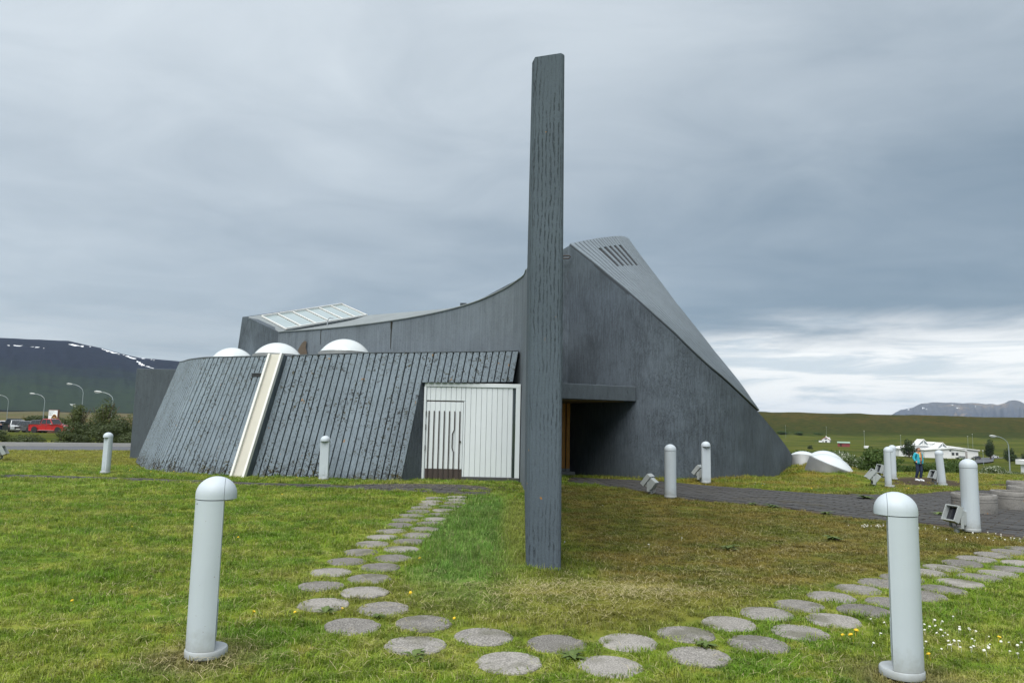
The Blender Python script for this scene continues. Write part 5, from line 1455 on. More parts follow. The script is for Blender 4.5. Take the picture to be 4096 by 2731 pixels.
skin('hair', [(0, .02, 1.61, .105, .10), (0, .05, 1.54, .10, .075), (0, .05, 1.47, .07, .04), (.07, -.01, 1.55, .03, .05), (-.07, -.01, 1.55, .03, .05), (0, -.075, 1.615, .06, .03)], [(0, 1), (1, 2), (0, 3), (0, 4), (0, 5)], M['hair'], person)
for s, y, z in ((1, -.02, 0), (-1, .06, .012)):
    mb = MB(); mb.hexa([(s*.095-.045, y-.17, z), (s*.095+.045, y-.17, z), (s*.095+.042, y+.09, z), (s*.095-.042, y+.09, z)], [(s*.095-.035, y-.14, z+.06), (s*.095+.035, y-.14, z+.06), (s*.095+.035, y+.07, z+.11), (s*.095-.035, y+.07, z+.11)]); mb.build('shoe', M['shoe'], person, bevel=.02)

# ------------------------------------------------------------------ shrubs and trees
def leaf_mat(name, a, b, tip=None):
    m, t = new_mat(name); p = posn(t)
    n = noi(t, p, 1.3, 3, 0.6); at = nd(t, 'ShaderNodeAttribute', attribute_name='tint').outputs['Fac']
    c = mixc(t, mth(t, 'ADD', mth(t, 'MULTIPLY', n, .6), mth(t, 'MULTIPLY', at, .5)), a, b)
    if tip: c = mixc(t, mth(t, 'MULTIPLY', ramp(t, at, .62, .7), ramp(t, n, .40, .55)), c, tip)
    df = nd(t, 'ShaderNodeBsdfPrincipled', {'Base Color': c, 'Roughness': 0.6, 'Specular IOR Level': 0.25})
    tr = nd(t, 'ShaderNodeBsdfTranslucent', {'Color': c})
    mx = nd(t, 'ShaderNodeMixShader', {0: 0.3, 1: df.outputs[0], 2: tr.outputs[0]})
    nd(t, 'ShaderNodeOutputMaterial', {'Surface': mx.outputs[0]})
    return m
M['willow'] = leaf_mat('grey green willow leaves', (0.030, 0.045, 0.018), (0.085, 0.110, 0.040))
M['poplar'] = leaf_mat('light poplar leaves', (0.045, 0.065, 0.018), (0.115, 0.140, 0.045))
M['shrub'] = leaf_mat('fresh green shrub leaves', (0.035, 0.065, 0.014), (0.080, 0.130, 0.028))
M['parsley'] = leaf_mat('cow parsley', (0.050, 0.080, 0.022), (0.110, 0.150, 0.050), (0.55, 0.58, 0.48))
M['darkleaf'] = leaf_mat('dark spruce and birch leaves', (0.022, 0.040, 0.014), (0.055, 0.085, 0.028))
M['bark'] = plain('bark', (0.10, 0.08, 0.06), 0.9, 0.3, 10.0)
def crown_mesh(name, seed, n, leaf, lobes, mat, jitter=0.16):
    rr = random.Random(seed); vs = []; fs = []; tint = []
    tot = sum(l[3]*l[4]*l[5] for l in lobes)
    for (cx, cy, cz, rx, ry, rz) in lobes:
        m = max(6, int(n*rx*ry*rz/tot))
        for _ in range(m):
            d = Vector((rr.gauss(0, 1), rr.gauss(0, 1), rr.gauss(0, 1))).normalized()
            q = rr.uniform(.55, 1.0)**.6 + rr.gauss(0, jitter)*.6
            p = Vector((cx + d.x*rx*q, cy + d.y*ry*q, cz + d.z*rz*q))
            if p.z < .02: p.z = .02 + rr.random()*.1
            a = Vector((rr.gauss(0, 1), rr.gauss(0, 1), rr.gauss(0, 1))).normalized(); b = a.cross(d + Vector((.01, .02, .3))).normalized()
            s = leaf*rr.uniform(.6, 1.3); k = len(vs)
            vs += [p - a*s, p + b*s*.45, p + a*s, p - b*s*.45]; fs.append((k, k+1, k+2, k+3)); tint += [rr.random()]*4
    me = bpy.data.meshes.new(name); me.from_pydata(vs, [], fs); me.update()
    me.attributes.new('tint', 'FLOAT', 'POINT').data.foreach_set('value', tint); me.materials.append(mat)
    return me
def stems_mesh(seed, h, r, k=5, spread=.35, trunk=False):
    rr = random.Random(seed); mb = MB()
    if trunk: mb.tube([(0, 0, -.2), (rr.gauss(0, .04), rr.gauss(0, .04), h*.4), (rr.gauss(0, .1), rr.gauss(0, .1), h*.9)], [r*2.2, r*1.6, r*.6], 8)
    for i in range(k):
        a = rr.uniform(0, 6.28); z0 = h*.3*rr.random() if trunk else -.1
        mb.tube([(0, 0, z0), (math.cos(a)*spread*h*.4, math.sin(a)*spread*h*.4, z0+h*.4), (math.cos(a)*spread*h, math.sin(a)*spread*h, min(h*.95, z0+h*.75))], [r, r*.7, r*.3], 5)
    me = mb.mesh('stems'); me.materials.append(M['bark']); return me
def lobes_for(seed, w, h, n):
    rr = random.Random(seed); L = []
    for _ in range(n):
        a = rr.uniform(0, 6.28); q = rr.random()**.6; rx = w*rr.uniform(.16, .30)
        z = h*rr.uniform(.25, .80)*(1-.25*q)
        L.append((math.cos(a)*q*w*.36, math.sin(a)*q*w*.36, z, rx, rx, h*rr.uniform(.12, .24)))
    return L
KIND = {}
def kind(key, w, h, n, leaf, mat, nl=9, trunk=False, variants=3):
    KIND[key] = [(crown_mesh('crown', sum(map(ord, key)) % 1000 + v, n, leaf, lobes_for(sum(map(ord, key)) + v*7, w, h, nl), M[mat]), stems_mesh(v+3, h*.8, .03*h/2 + .01, 6, .3, trunk)) for v in range(variants)]
def plant(name, key, v, loc, s, label, cat, group):
    root = empty(name, loc, rng.uniform(0, 6.28), label, cat, group); root.scale = s if hasattr(s, '__len__') else (s, s, s)
    c, st = KIND[key][v % len(KIND[key])]
    link('crown', c, None, root); link('trunk' if cat == 'tree' else 'stems', st, None, root)
    return root
kind('willow', 2.4, 1.7, 3800, .060, 'willow', 10)
kind('poplar', 2.4, 4.4, 3000, .085, 'poplar', 14, True)
kind('shrub', 3.0, 2.2, 2600, .10, 'shrub', 11)
kind('parsley', 3.4, 1.6, 2600, .085, 'parsley', 11, variants=2)
kind('birch', 5.0, 7.5, 2400, .26, 'darkleaf', 16, True)
kind('spruce', 3.4, 7.0, 2200, .24, 'darkleaf', 12, True, 2)

# hedge along the left road: willow shrubs in a row
def road_at(k, x):
    P = curve_smooth([(p[0], p[1], 0) for p in road_line(k)], 60)
    return min(P, key=lambda q: abs(q.x-x)).y
HW = ['leftmost', 'second from the left', 'third from the left', 'fourth from the left', 'fifth from the left', 'sixth from the left', 'seventh from the left', 'eighth from the left', 'ninth from the left', 'tenth from the left', 'eleventh from the left', 'twelfth from the left', 'thirteenth from the left']
hed = [(-33.4, .72), (-31.8, .66), (-30.2, .62), (-28.5, .60), (-26.9, .60), (-25.2, .62), (-23.7, .78), (-22.2, .80), (-20.7, .74), (-19.2, .82), (-17.7, .88), (-16.2, .86)]
for i, (x, s) in enumerate(hed):
    y = road_at(5.0, x) + rng.uniform(-.3, .5)
    plant('willow_shrub', 'willow', i, (x, y, ground(x, y)-.25), (1.05+.1*math.sin(i*3), 1.0, s*1.2), 'grey green willow shrub behind the road kerb, %s in the hedge' % HW[i], 'shrub', 'hedge along the left road')
for i, (x, y, s) in enumerate([(-31.0, 53, 1.0), (-28.6, 53, .95), (-26.5, 53, 1.1), (-23.5, 54, 1.15)]):
    plant('willow_shrub', 'willow', i+1, (x, y, ground(x, y)-.05), (s*1.2, s*1.2, s*1.35), 'taller willow bush behind the hedge, %s of the four near the church corner' % ['leftmost', 'second', 'third', 'rightmost'][i], 'shrub', 'bushes behind the hedge')
for i, (x, y, s, lab) in enumerate([(-37.2, 62, .80, 'loose leaved young poplar left of the tall street lamp'), (-34.9, 62, .95, 'taller young poplar with bright crown right of the tall street lamp'), (-33.0, 64, .72, 'lower round topped poplar at the right of its group')]):
    plant('young_poplar', 'poplar', i, (x, y, ground(x, y)-.1), s, lab, 'tree', 'young poplars behind the hedge')
# far scrub behind the car park
rowl = ['behind the leftmost lamp', 'behind the left parked cars', 'left of the billboard', 'behind the billboard', 'right of the billboard', 'behind the red pickup front', 'right of the pickup', 'farthest right of the row']
for i, (x, y) in enumerate([(-112, 132), (-101, 130), (-92, 128), (-84, 129), (-75, 128), (-68, 127), (-61, 126), (-54, 126)]):
    plant('far_shrub', 'willow', i, (x, y, ground(x, y)-.2), (4.4, 2.5, 1.9+.35*math.sin(i*2.3)), 'long scrubby willow thicket beyond the car park, ' + rowl[i], 'shrub', 'scrub beyond the car park')

# valley edge on the right: shrubs and cow parsley on the bank below the lawn
gl = ['first', 'second', 'third', 'fourth', 'fifth', 'sixth', 'seventh', 'eighth', 'ninth', 'tenth', 'eleventh', 'twelfth', 'thirteenth', 'fourteenth', 'fifteenth', 'sixteenth', 'seventeenth', 'eighteenth', 'nineteenth', 'twentieth']
bank = []
for i in range(17):
    a = .395 + i*.0225; y = 57 + 3.5*math.sin(i*1.9); bank.append((a*y, y, (1.0 if a < .53 else .60 if a < .63 else .50) + .10*math.sin(i*2.7)))
for i, (x, y, s) in enumerate(bank):
    pars = i in (3, 11, 12, 13, 14, 15, 16)
    plant('cow_parsley_bed' if pars else 'bank_shrub', 'parsley' if pars else 'shrub', i, (x, y, ground(x, y)-.1), (s*1.1, s*.95, s*(1.15 if not pars else 1.3)),
          ('white flowering cow parsley on the bank, %s plant from the church along the front row' if pars else 'green shrub on the bank below the lawn, %s from the church in the front row') % gl[i], 'plant' if pars else 'shrub', 'plants on the bank')
for i in range(17):
    a = .375 + i*.0235; y = 76 + 5*math.sin(i*1.3); x = a*y
    pars = i in (2, 4, 5, 11, 13, 15)
    plant('cow_parsley_bed' if pars else 'bank_shrub', 'parsley' if pars else 'shrub', i+1, (x, y, ground(x, y)-.1), (1.5, 1.3, (1.6 if a < .52 else .75 if a < .62 else .45)+.2*math.sin(i*2.1)),
          ('white flowering cow parsley on the bank, %s plant from the church along the back row' if pars else 'green shrub on the bank below the lawn, %s from the church in the back row') % gl[i], 'plant' if pars else 'shrub', 'plants on the bank')
plant('bank_shrub', 'shrub', 0, (40.6, 66, ground(40.6, 66)), (1.0, 1.0, 1.25), 'dark rounded bush behind the leaning bollard', 'shrub', 'plants on the bank')
plant('bank_shrub', 'shrub', 1, (43.2, 58, ground(43.2, 58)), (.75, .75, 1.35), 'leafy bush cut by the right edge of the picture', 'shrub', 'plants on the bank')
# trees round the white building
for i, (x, y, k, s, lab) in enumerate([(206, 372, 'birch', 1.5, 'slim dark tree left of the white building behind the person'), (252, 378, 'spruce', 1.75, 'dark pointed tree at the right end of the white building'), (239, 345, 'birch', 1.25, 'big round tree left part of the grove beside the valley road'), (246, 340, 'birch', 1.45, 'big round tree middle of the grove beside the valley road'), (253, 336, 'birch', 1.3, 'big round tree right part of the grove beside the valley road'),
                                       (196, 470, 'birch', .7, 'small round bush alone in the valley field')]):
    plant('far_tree', k, i, (x, y, ground(x, y)-.4), s, lab, 'tree', 'trees in the valley')
for i, (x, y, s) in enumerate([(345, 975, (9, 4, 2.4)), (372, 985, (10, 4, 2.6)), (398, 990, (9, 4, 2.2)), (425, 992, (9, 3, 1.9))]):
    plant('far_shrub', 'shrub', i, (x, y, ground(x, y)-.5), s, 'dark thicket at the foot of the far bank, %s from the church' % gl[i], 'shrub', 'thickets on the far bank')

# ------------------------------------------------------------------ street lamps
M['pole'] = plain('galvanised lamp pole', (0.30, 0.34, 0.36), 0.5, 0.1, 2.0, metal=0.3)
M['lamp_head'] = plain('pale lamp head', (0.46, 0.48, 0.48), 0.4, 0.05)
def street_lamp(x, y, top, reach, lab, az=180, head=True, rad=.055):
    z0 = ground(x, y); root = empty('street_lamp', (x, y, z0), R(az), lab, 'street lamp', 'street lamps'); h = top - z0
    pts = [(0, 0, -.3), (0, 0, h*.6), (0, 0, h*.80)] + [(reach*(1-math.cos(a)), 0, h*.80 + (h*.17)*math.sin(a)) for a in (R(25), R(50), R(72), R(88))]
    mb = MB(); mb.tube(pts, [rad, rad*.85, rad*.7] + [rad*.6]*4, 8); mb.build('pole', M['pole'], root)
    e = Vector(pts[-1]); mb = MB()
    mb.tube([e, e+Vector((.15, 0, .03)), e+Vector((.55, 0, .07)), e+Vector((.78, 0, .06))], [.05, .09, .105, .04], 10); hd = mb.build('lamp_head', M['lamp_head'], root)
    mb = MB(); mb.box((e.x+.18, -.09, e.z-.10), (e.x+.62, .09, e.z-.06)); mb.build('underside', M['flood'], hd)
    return root
street_lamp(-68.2, 105, 4.5, 1.6, 'curved arm street lamp left of the billboard')
street_lamp(-59.7, 100, 5.85, 1.7, 'tallest street lamp rising in front of the poplars')
street_lamp(-41.6, 75, 4.0, 1.3, 'street lamp right of the poplars near the church corner')
street_lamp(-91, 130, 4.8, 1.6, 'street lamp at the left edge of the picture')
street_lamp(55.4, 80, 1.35, 1.35, 'tall street lamp on the bank at the right, behind the thick bollard', 180, True, .07)
def post_lamp(x, y, h, lab):
    z0 = ground(x, y); root = empty('post_lamp', (x, y, z0), 0, lab, 'street lamp', 'straight post lamps in the valley')
    mb = MB(); mb.tube([(0, 0, -.3), (0, 0, h)], [.10, .07], 6); mb.build('pole', M['pole'], root)
    mb = MB(); mb.lathe([(.12, h), (.32, h+.12), (.30, h+.3), (0, h+.42)], 10); mb.build('lamp_head', M['lamp_head'], root)
for (x, y, h, lab) in [(341, 890, 15, 'thin post lamp left of the small white house'), (398, 905, 14, 'thin post lamp directly behind the small white house'), (256, 520, 13, 'thin post lamp on the field left of the grouped bollards'), (304, 560, 10, 'thin post lamp behind the tree left of the white building'), (299, 470, 11, 'thin post lamp behind the right half of the white building'), (360, 560, 12, 'thin post lamp far right on the field'), (203.5, 310, 5.6, 'short lamp post with ball head beside the valley road'), (161, 250, 4.6, 'short lamp post at the near bend of the valley road')]:
    post_lamp(x, y, h, lab)

# ------------------------------------------------------------------ billboard
sg = Vector((-68.7, 108, 0)); sg.z = ground(sg.x, sg.y)
sign = empty('billboard', sg, R(-28), 'upright billboard with a white poster and round dark emblem beyond the parked cars', 'sign')
M['sign_brown'] = plain('brown sign frame', (0.16, 0.07, 0.045), 0.6, 0.1); M['sign_white'] = plain('white poster', (0.74, 0.76, 0.76), 0.5, 0.02)
M['sign_dark'] = plain('dark brown emblem', (0.045, 0.02, 0.012), 0.5); M['sign_gold'] = plain('golden emblem rim', (0.55, 0.28, 0.05), 0.5); M['sign_grey'] = plain('grey lettering', (0.25, 0.25, 0.26), 0.6)
mb = MB(); mb.box((-1.22, -.02, -.2), (1.22, .22, 3.45)); mb.build('frame', M['sign_brown'], sign, bevel=.02)
mb = MB(); mb.box((-1.13, -.045, .35), (1.13, -.02, 3.36)); poster = mb.build('poster', M['sign_white'], sign)
def flat_disc(name, cx, cz, r, y, mat): 
    mb = MB(); mb.tube([(cx, y, cz), (cx, y-.012, cz)], r, 32, False); return mb.build(name, mat, poster)
flat_disc('emblem_rim', .42, 2.0, .76, -.045, M['sign_gold']); flat_disc('emblem', .42, 2.0, .68, -.057, M['sign_dark'])
def words(txt, size, x, z, y, mat, name='lettering', extr=.006):
    cu = bpy.data.curves.new(name, 'FONT'); cu.body = txt; cu.size = size; cu.extrude = extr; cu.align_x = 'CENTER'; cu.offset = size*.012
    o = bpy.data.objects.new('temporary', cu); COL.objects.link(o)
    me = bpy.data.meshes.new_from_object(o.evaluated_get(bpy.context.evaluated_depsgraph_get())); bpy.data.objects.remove(o)
    me.materials.clear(); q = link(name, me, mat, poster); q.rotation_euler = (R(90), 0, 0); q.location = (x, y, z); return q
words('B&S', .62, .42, 1.72, -.075, M['sign_white'])
words('YOU', .30, -.72, 2.82, -.052, M['sign_grey']); words('<<<', .34, -.75, 1.9, -.052, M['sign_grey'])
mb = MB()
for i in range(5): a = .42 + (i-2)*.14; mb.add([(a-.07, -.072, 2.30), (a+.07, -.072, 2.30), (a, -.072, 2.50 - .03*abs(i-2))], [(0, 1, 2)])
mb.box((.07, -.074, 2.25), (.77, -.07, 2.30)); mb.build('crown_mark', M['sign_gold'], poster)
mb = MB(); mb.box((-.15, -.074, 1.56), (.95, -.07, 1.66)); mb.build('emblem_band', M['sign_white'], poster)
for i, (x0, x1, z) in enumerate([(-1.05, .3, 3.16), (-.35, .0, 2.86), (-1.05, -.2, 2.62), (-.2, .5, .72)]):
    mb = MB(); mb.box((x0, -.05, z), (x1, -.046, z+.07)); mb.build('small_print', M['sign_grey'], poster)
mb = MB(); mb.add([(-.72, -.05, .66), (-.42, -.05, .82), (-.42, -.05, .74), (-.30, -.05, .74), (-.30, -.05, .60), (-.42, -.05, .60), (-.42, -.05, .50)], [(0, 6, 5, 4, 3, 2, 1)]); mb.build('arrow_mark', M['sign_dark'], poster)

# ------------------------------------------------------------------ cars
M['tyre'] = plain('tyre', (0.02, 0.02, 0.021), 0.8); M['rim'] = plain('alloy rim', (0.45, 0.46, 0.48), 0.35, 0.1, metal=0.8)
M['car_glass'] = plain('car glass', (0.018, 0.022, 0.026), 0.08, 0.1, spec=0.8); M['head_lamp'] = plain('head lamp', (0.7, 0.72, 0.74), 0.15, spec=0.7); M['tail_lamp'] = plain('tail lamp', (0.35, 0.02, 0.02), 0.25); M['trim'] = plain('black trim', (0.025, 0.025, 0.027), 0.6); M['chrome'] = plain('bright trim', (0.6, 0.61, 0.62), 0.25, metal=0.9); M['plate'] = plain('number plate', (0.7, 0.7, 0.68), 0.5)
def paint(name, c): return plain(name, c, 0.28, 0.04, 2.0, spec=0.6, Coat_Weight=0.6)
def car(loc, rz, body, L, W, H, belt, hood, cab, paint_mat, label, bed=None, open_gate=False, group='cars in the car park'):
    """cab: (x windscreen foot, x roof front, x roof rear, x rear foot) measured from the rear bumper, forward +x."""
    root = empty('parked_car', loc, rz, label, 'car', group)
    c0, c1, c2, c3 = cab; g = .24
    side = [(0.06, g+.1), (.02, belt-.28), (.06, belt-.02), (c3, belt), (c0, belt), (c0+.05, belt-.01), (L-.35, hood), (L-.06, hood-.18), (L, g+.22), (L-.08, g), (.15, g)]
    mb = MB(); n = len(side); w = W/2
    rows = [(-w+.05, .97), (-w, 1.0), (w, 1.0), (w-.05, .97)]
    vs = []
    for yy in (-w+.10, -w, w, w-.10):
        for (x, z) in side:
            k = .985 if abs(yy) < w-.01 else 1.0
            vs.append((L/2 + (x-L/2)*k - L/2, yy, z))
    # body as a loft of four outlines
    fs = [tuple(range(n)), tuple(range(3*n, 4*n))[::-1]]
    for j in range(3):
        for i in range(n): fs.append((j*n+i, (j+1)*n+i, (j+1)*n+(i+1) % n, j*n+(i+1) % n))
    mb.add(vs, fs); shell = mb.build('body', paint_mat, root, bevel=.05, seg=2, angle=25)
    o = -L/2; tw = W/2 - .17
    A = [(c0+o, -w+.06, belt-.02), (c0+o, w-.06, belt-.02), (c3+o, w-.06, belt-.02), (c3+o, -w+.06, belt-.02)]; T = [(c1+o, -tw, H), (c1+o, tw, H), (c2+o, tw, H-.02), (c2+o, -tw, H-.02)]
    mb = MB(); mb.hexa(A, T); roofo = mb.build('roof', paint_mat, root, bevel=.05, seg=2)
    def pane(name, q, off, par=roofo):
        q = [Vector(p) for p in q]; nn = (q[1]-q[0]).cross(q[2]-q[0]).normalized(); c = sum(q, Vector())/4
        if nn.dot(c - Vector((o + L/2, 0, belt))) < 0: nn = -nn
        mb = MB(); mb.hexa([p + nn*.002 for p in q], [p + nn*off for p in q]); mb.build(name, M['car_glass'], par)
    def between(P, a, b, t0, t1):    # strip on a cab side: a,b fractions front to back, t heights
        f0, f1, r1, r0 = P; lo = lambda s: Vector(f0).lerp(Vector(r0), s); hi = lambda s: Vector(f1).lerp(Vector(r1), s)
        return [lo(a).lerp(hi(a), t0), lo(b).lerp(hi(b), t0), lo(b).lerp(hi(b), t1), lo(a).lerp(hi(a), t1)]
    for s, (f0, f1, r1, r0) in ((-1, (A[0], T[0], T[3], A[3])), (1, (A[1], T[1], T[2], A[2]))):
        P = (f0, f1, r1, r0)
        cuts = [(.06, .47), (.51, .94)] if c0-c3 < 2.3 else [(.05, .36), (.39, .68), (.71, .95)]
        for a, b in cuts: pane('side_window', between(P, a, b, .12, .88), .012)
    pane('windscreen', between((A[0], T[0], T[1], A[1]), .06, .94, .06, .92), .012)
    pane('rear_window', between((A[3], T[3], T[2], A[2]), .10, .90, .15, .85), .012)
    rad = .34 if H < 1.75 else .38
    for x in (.78+o if not bed else .95+o, L-.85+o):
        for s in (-1, 1):
            wh = empty('wheel', (x, s*(w-.10), rad)); wh.parent = root
            mb = MB(); mb.lathe([(rad*.62, -.11), (rad*.96, -.11), (rad, -.07), (rad, .07), (rad*.96, .11), (rad*.62, .11)], 28, True, Matrix.Rotation(R(90), 4, 'X')); mb.build('tyre', M['tyre'], wh)
            mb = MB(); mb.lathe([(rad*.64, -.085), (rad*.5, -.07), (rad*.15, -.09), (rad*.15, .09), (rad*.5, .07), (rad*.64, .085)], 20, True, Matrix.Rotation(R(90), 4, 'X')); mb.build('rim', M['rim'], wh)
            mb = MB(); mb.lathe([(rad*1.16, 0), (rad*1.16, .012)], 28, False, Matrix.Translation((x, s*(w+.002) - (.012 if s < 0 else 0), rad)) @ Matrix.Rotation(R(-90), 4, 'X')); mb.build('wheel_arch', M['trim'], shell)
    for s in (-1, 1):
        mb = MB(); mb.box((L-.20+o, s*(w-.28)-.17, hood-.27), (L-.015+o, s*(w-.28)+.17, hood-.12)); mb.build('headlight', M['head_lamp'], root, bevel=.02)
        mb = MB(); mb.box((.0+o, s*(w-.14)-.09, belt-.32), (.10+o, s*(w-.14)+.09, belt-.05)); mb.build('tail_light', M['tail_lamp'], root, bevel=.02)
        mb = MB(); mb.box((c0-.18+o, s*(w+.08)-.09, belt-.02), (c0-.05+o, s*(w+.08)+.09, belt+.14)); mb.build('mirror', M['chrome'] if bed else M['trim'], root, bevel=.02)
        for k in ((c0+c3)/2+.05, (c0+c3)/2-.75 if c0-c3 < 2.3 else c3+.6):
            mb = MB(); mb.box((k+o-.09, s*(w+.015)-.012, belt-.14), (k+o+.09, s*(w+.015)+.012, belt-.10)); mb.build('door_handle', M['chrome'], shell)
        for k in (c0-.02, (c0+c3)/2):
            mb = MB(); mb.box((k+o-.006, s*(w+.001)-.003, g+.1), (k+o+.006, s*(w+.001)+.003, belt-.04)); mb.build('door_seam', M['trim'], shell)
    mb = MB(); mb.box((L-.10+o, -.42, g+.18), (L+.006+o, .42, hood-.16)); mb.build('grille', M['trim'], root, bevel=.02)
    mb = MB(); mb.box((L+.007+o, -.26, g+.16), (L+.02+o, .26, g+.28)); mb.build('number_plate', M['plate'], root)
    if bed:
        b0, b1 = bed     # hard top over the load bed
        A2 = [(b1+o, -w+.05, belt-.02), (b1+o, w-.05, belt-.02), (b0+o, w-.05, belt-.02), (b0+o, -w+.05, belt-.02)]; T2 = [(b1+o, -tw-.02, H-.14), (b1+o, tw+.02, H-.14), (b0+.25+o, tw, H-.22), (b0+.25+o, -tw, H-.22)]
        mb = MB(); mb.hexa(A2, T2); cap = mb.build('bed_cover', gunm, root, bevel=.04)
        for P in ((A2[0], T2[0], T2[3], A2[3]), (A2[1], T2[1], T2[2], A2[2])): pane('bed_window', between(P, .06, .48, .15, .85), .012, cap); pane('bed_window', between(P, .52, .92, .15, .85), .012, cap)
        for s in (-1, 1):
            mb = MB(); mb.box((1.5+o, s*(w-.02)-.07, .30), (L-1.35+o, s*(w-.02)+.07, .36)); mb.build('side_step', M['chrome'], root, bevel=.01)
    if open_gate:
        mb = MB(); mb.box((-.75+o, -.62, H-.02), (c2+o, .62, H+.05), Matrix.Translation((0, 0, .04))); mb.build('raised_tailgate', paint_mat, root, bevel=.03); mb = MB(); mb.box((-.70+o, -.50, H+.005), (c2-.3+o, .50, H+.018)); mb.build('tailgate_glass', M['car_glass'], root)
    return root
red = paint('red car paint', (0.42, 0.012, 0.016)); silver = paint('silver car paint', (0.42, 0.44, 0.46)); whitep = paint('white car paint', (0.70, 0.71, 0.72)); green = paint('dark green grey car paint', (0.035, 0.042, 0.040)); gunm = paint('gunmetal car paint', (0.075, 0.078, 0.085))
def put(x, y): return (x, y, ground(x, y)+.012)
car(put(*D['car_pickup']), R(-10), 'pickup', 5.25, 1.80, 1.82, 1.10, 1.05, (3.55, 3.05, 1.95, 1.70), red, 'red double cab pickup with a hard top over its bed, nearest in the car park', bed=(.08, 1.66))
car(put(*D['car_estate']), R(158), 'wagon', 4.6, 1.80, 1.55, .95, .88, (3.35, 2.7, .75, .15), gunm, 'gunmetal estate car with its tailgate raised behind the red pickup', open_gate=True)
car(put(*D['car_hatch']), R(-52), 'suv', 4.5, 1.82, 1.62, 1.0, .95, (3.2, 2.6, .6, .12), silver, 'silver hatchback facing the road between pickup and dark off-roader')
car(put(*D['car_offroader']), R(-148), 'suv', 5.0, 1.98, 1.92, 1.18, 1.12, (3.4, 3.0, 1.3, 1.0), green, 'dark green off-roader with pale bumper, second from the left edge')
car(put(*D['car_wagon']), R(-150), 'suv', 4.6, 1.82, 1.66, 1.02, .96, (3.3, 2.7, .55, .12), whitep, 'white estate car at the left edge of the car park')
car(put(*D['car_hidden']), R(178), 'wagon', 4.6, 1.80, 1.60, 1.0, .95, (3.3, 2.7, .55, .12), whitep, 'white car mostly hidden behind the gunmetal one')
car(put(232.5, 372), R(165), 'suv', 4.5, 1.82, 1.62, 1.0, .95, (3.2, 2.6, .6, .12), silver, 'silver car left of two parked at the white building', group='cars in the valley')
car(put(240.5, 372), R(200), 'suv', 4.7, 1.85, 1.70, 1.02, .98, (3.3, 2.7, .55, .12), gunm, 'dark car right of two parked at the white building', group='cars in the valley')
car(put(272, 405), R(10), 'suv', 4.5, 1.82, 1.6, 1.0, .95, (3.2, 2.6, .6, .12), whitep, 'white car parked alone at the top of the valley road', group='cars in the valley')
# someone bending into the raised tailgate
bx_, by_ = D['car_estate'][0]-2.0, D['car_estate'][1]-2.2
bp2 = empty('person', (bx_, by_, ground(bx_, by_)), R(-100), 'tiny figure in dark clothes bending at the raised car tailgate', 'person')
BB = [(0, 0, .92, .14, .11), (0, -.22, 1.12, .14, .10), (0, -.42, 1.24, .15, .10), (0, -.52, 1.28, .06), (0, -.60, 1.30, .085), (0, -.68, 1.30, .07), (.16, -.44, 1.2, .055), (.2, -.5, .95, .045), (.15, -.62, .82, .035), (-.16, -.44, 1.2, .055), (-.2, -.5, .95, .045), (-.15, -.62, .82, .035), (.09, .02, .84, .09), (.10, -.02, .47, .062), (.10, .03, .06, .05), (-.09, .02, .84, .09), (-.10, -.02, .47, .062), (-.10, .03, .06, .05)]
EE = [(0, 1), (1, 2), (2, 3), (3, 4), (4, 5), (2, 6), (6, 7), (7, 8), (2, 9), (9, 10), (10, 11), (0, 12), (12, 13), (13, 14), (0, 15), (15, 16), (16, 17)]
skin('body', BB, EE, M['skin'], bp2, 1)
M['darkcoat'] = plain('dark coat', (0.02, 0.022, 0.03), 0.8)
skin('coat', [(0, 0, .92, .17, .14), (0, -.22, 1.12, .17, .13), (0, -.42, 1.24, .18, .13), (.17, -.44, 1.2, .075), (.21, -.5, .95, .065), (-.17, -.44, 1.2, .075), (-.21, -.5, .95, .065)], [(0, 1), (1, 2), (2, 3), (3, 4), (2, 5), (5, 6)], M['darkcoat'], bp2, 1)
skin('trousers', [(0, .0, .92, .16, .13), (.09, .02, .84, .105), (.10, -.02, .47, .08), (.10, .03, .08, .07), (-.09, .02, .84, .105), (-.10, -.02, .47, .08), (-.10, .03, .08, .07)], [(0, 1), (1, 2), (2, 3), (0, 4), (4, 5), (5, 6)], M['jeans'], bp2, 1)

# ------------------------------------------------------------------ gulls
def gull(loc, rz, bank_, lab):
    root = empty('gull', loc, rz, lab, 'bird', 'gulls over the car park'); root.rotation_euler = (0, R(bank_), rz)
    skin('body', [(-.24, 0, 0, .02), (-.12, 0, 0, .05), (.02, 0, .0, .065), (.16, 0, .02, .045), (.24, 0, .03, .02)], [(0, 1), (1, 2), (2, 3), (3, 4)], M['sign_white'], root, 1)
    for s in (-1, 1):
        mb = MB(); mb.hexa([(-.06, s*.04, 0), (.10, s*.04, 0), (.12, s*.34, .13), (-.02, s*.34, .13)], [(-.06, s*.04, .015), (.10, s*.04, .02), (.12, s*.34, .145), (-.02, s*.34, .14)]); mb.hexa([(-.02, s*.34, .13), (.12, s*.34, .13), (-.06, s*.66, .08), (-.09, s*.66, .08)], [(-.02, s*.34, .14), (.12, s*.34, .145), (-.06, s*.66, .086), (-.09, s*.66, .086)])
        mb.build('wing', M['lamp_head'], root)
gull((-36.6, 60, 2.25), R(40), 28, 'white gull in flight between the two right lamps'); gull((-51.3, 90, 2.3), R(70), 40, 'distant white gull flying close to the church corner')

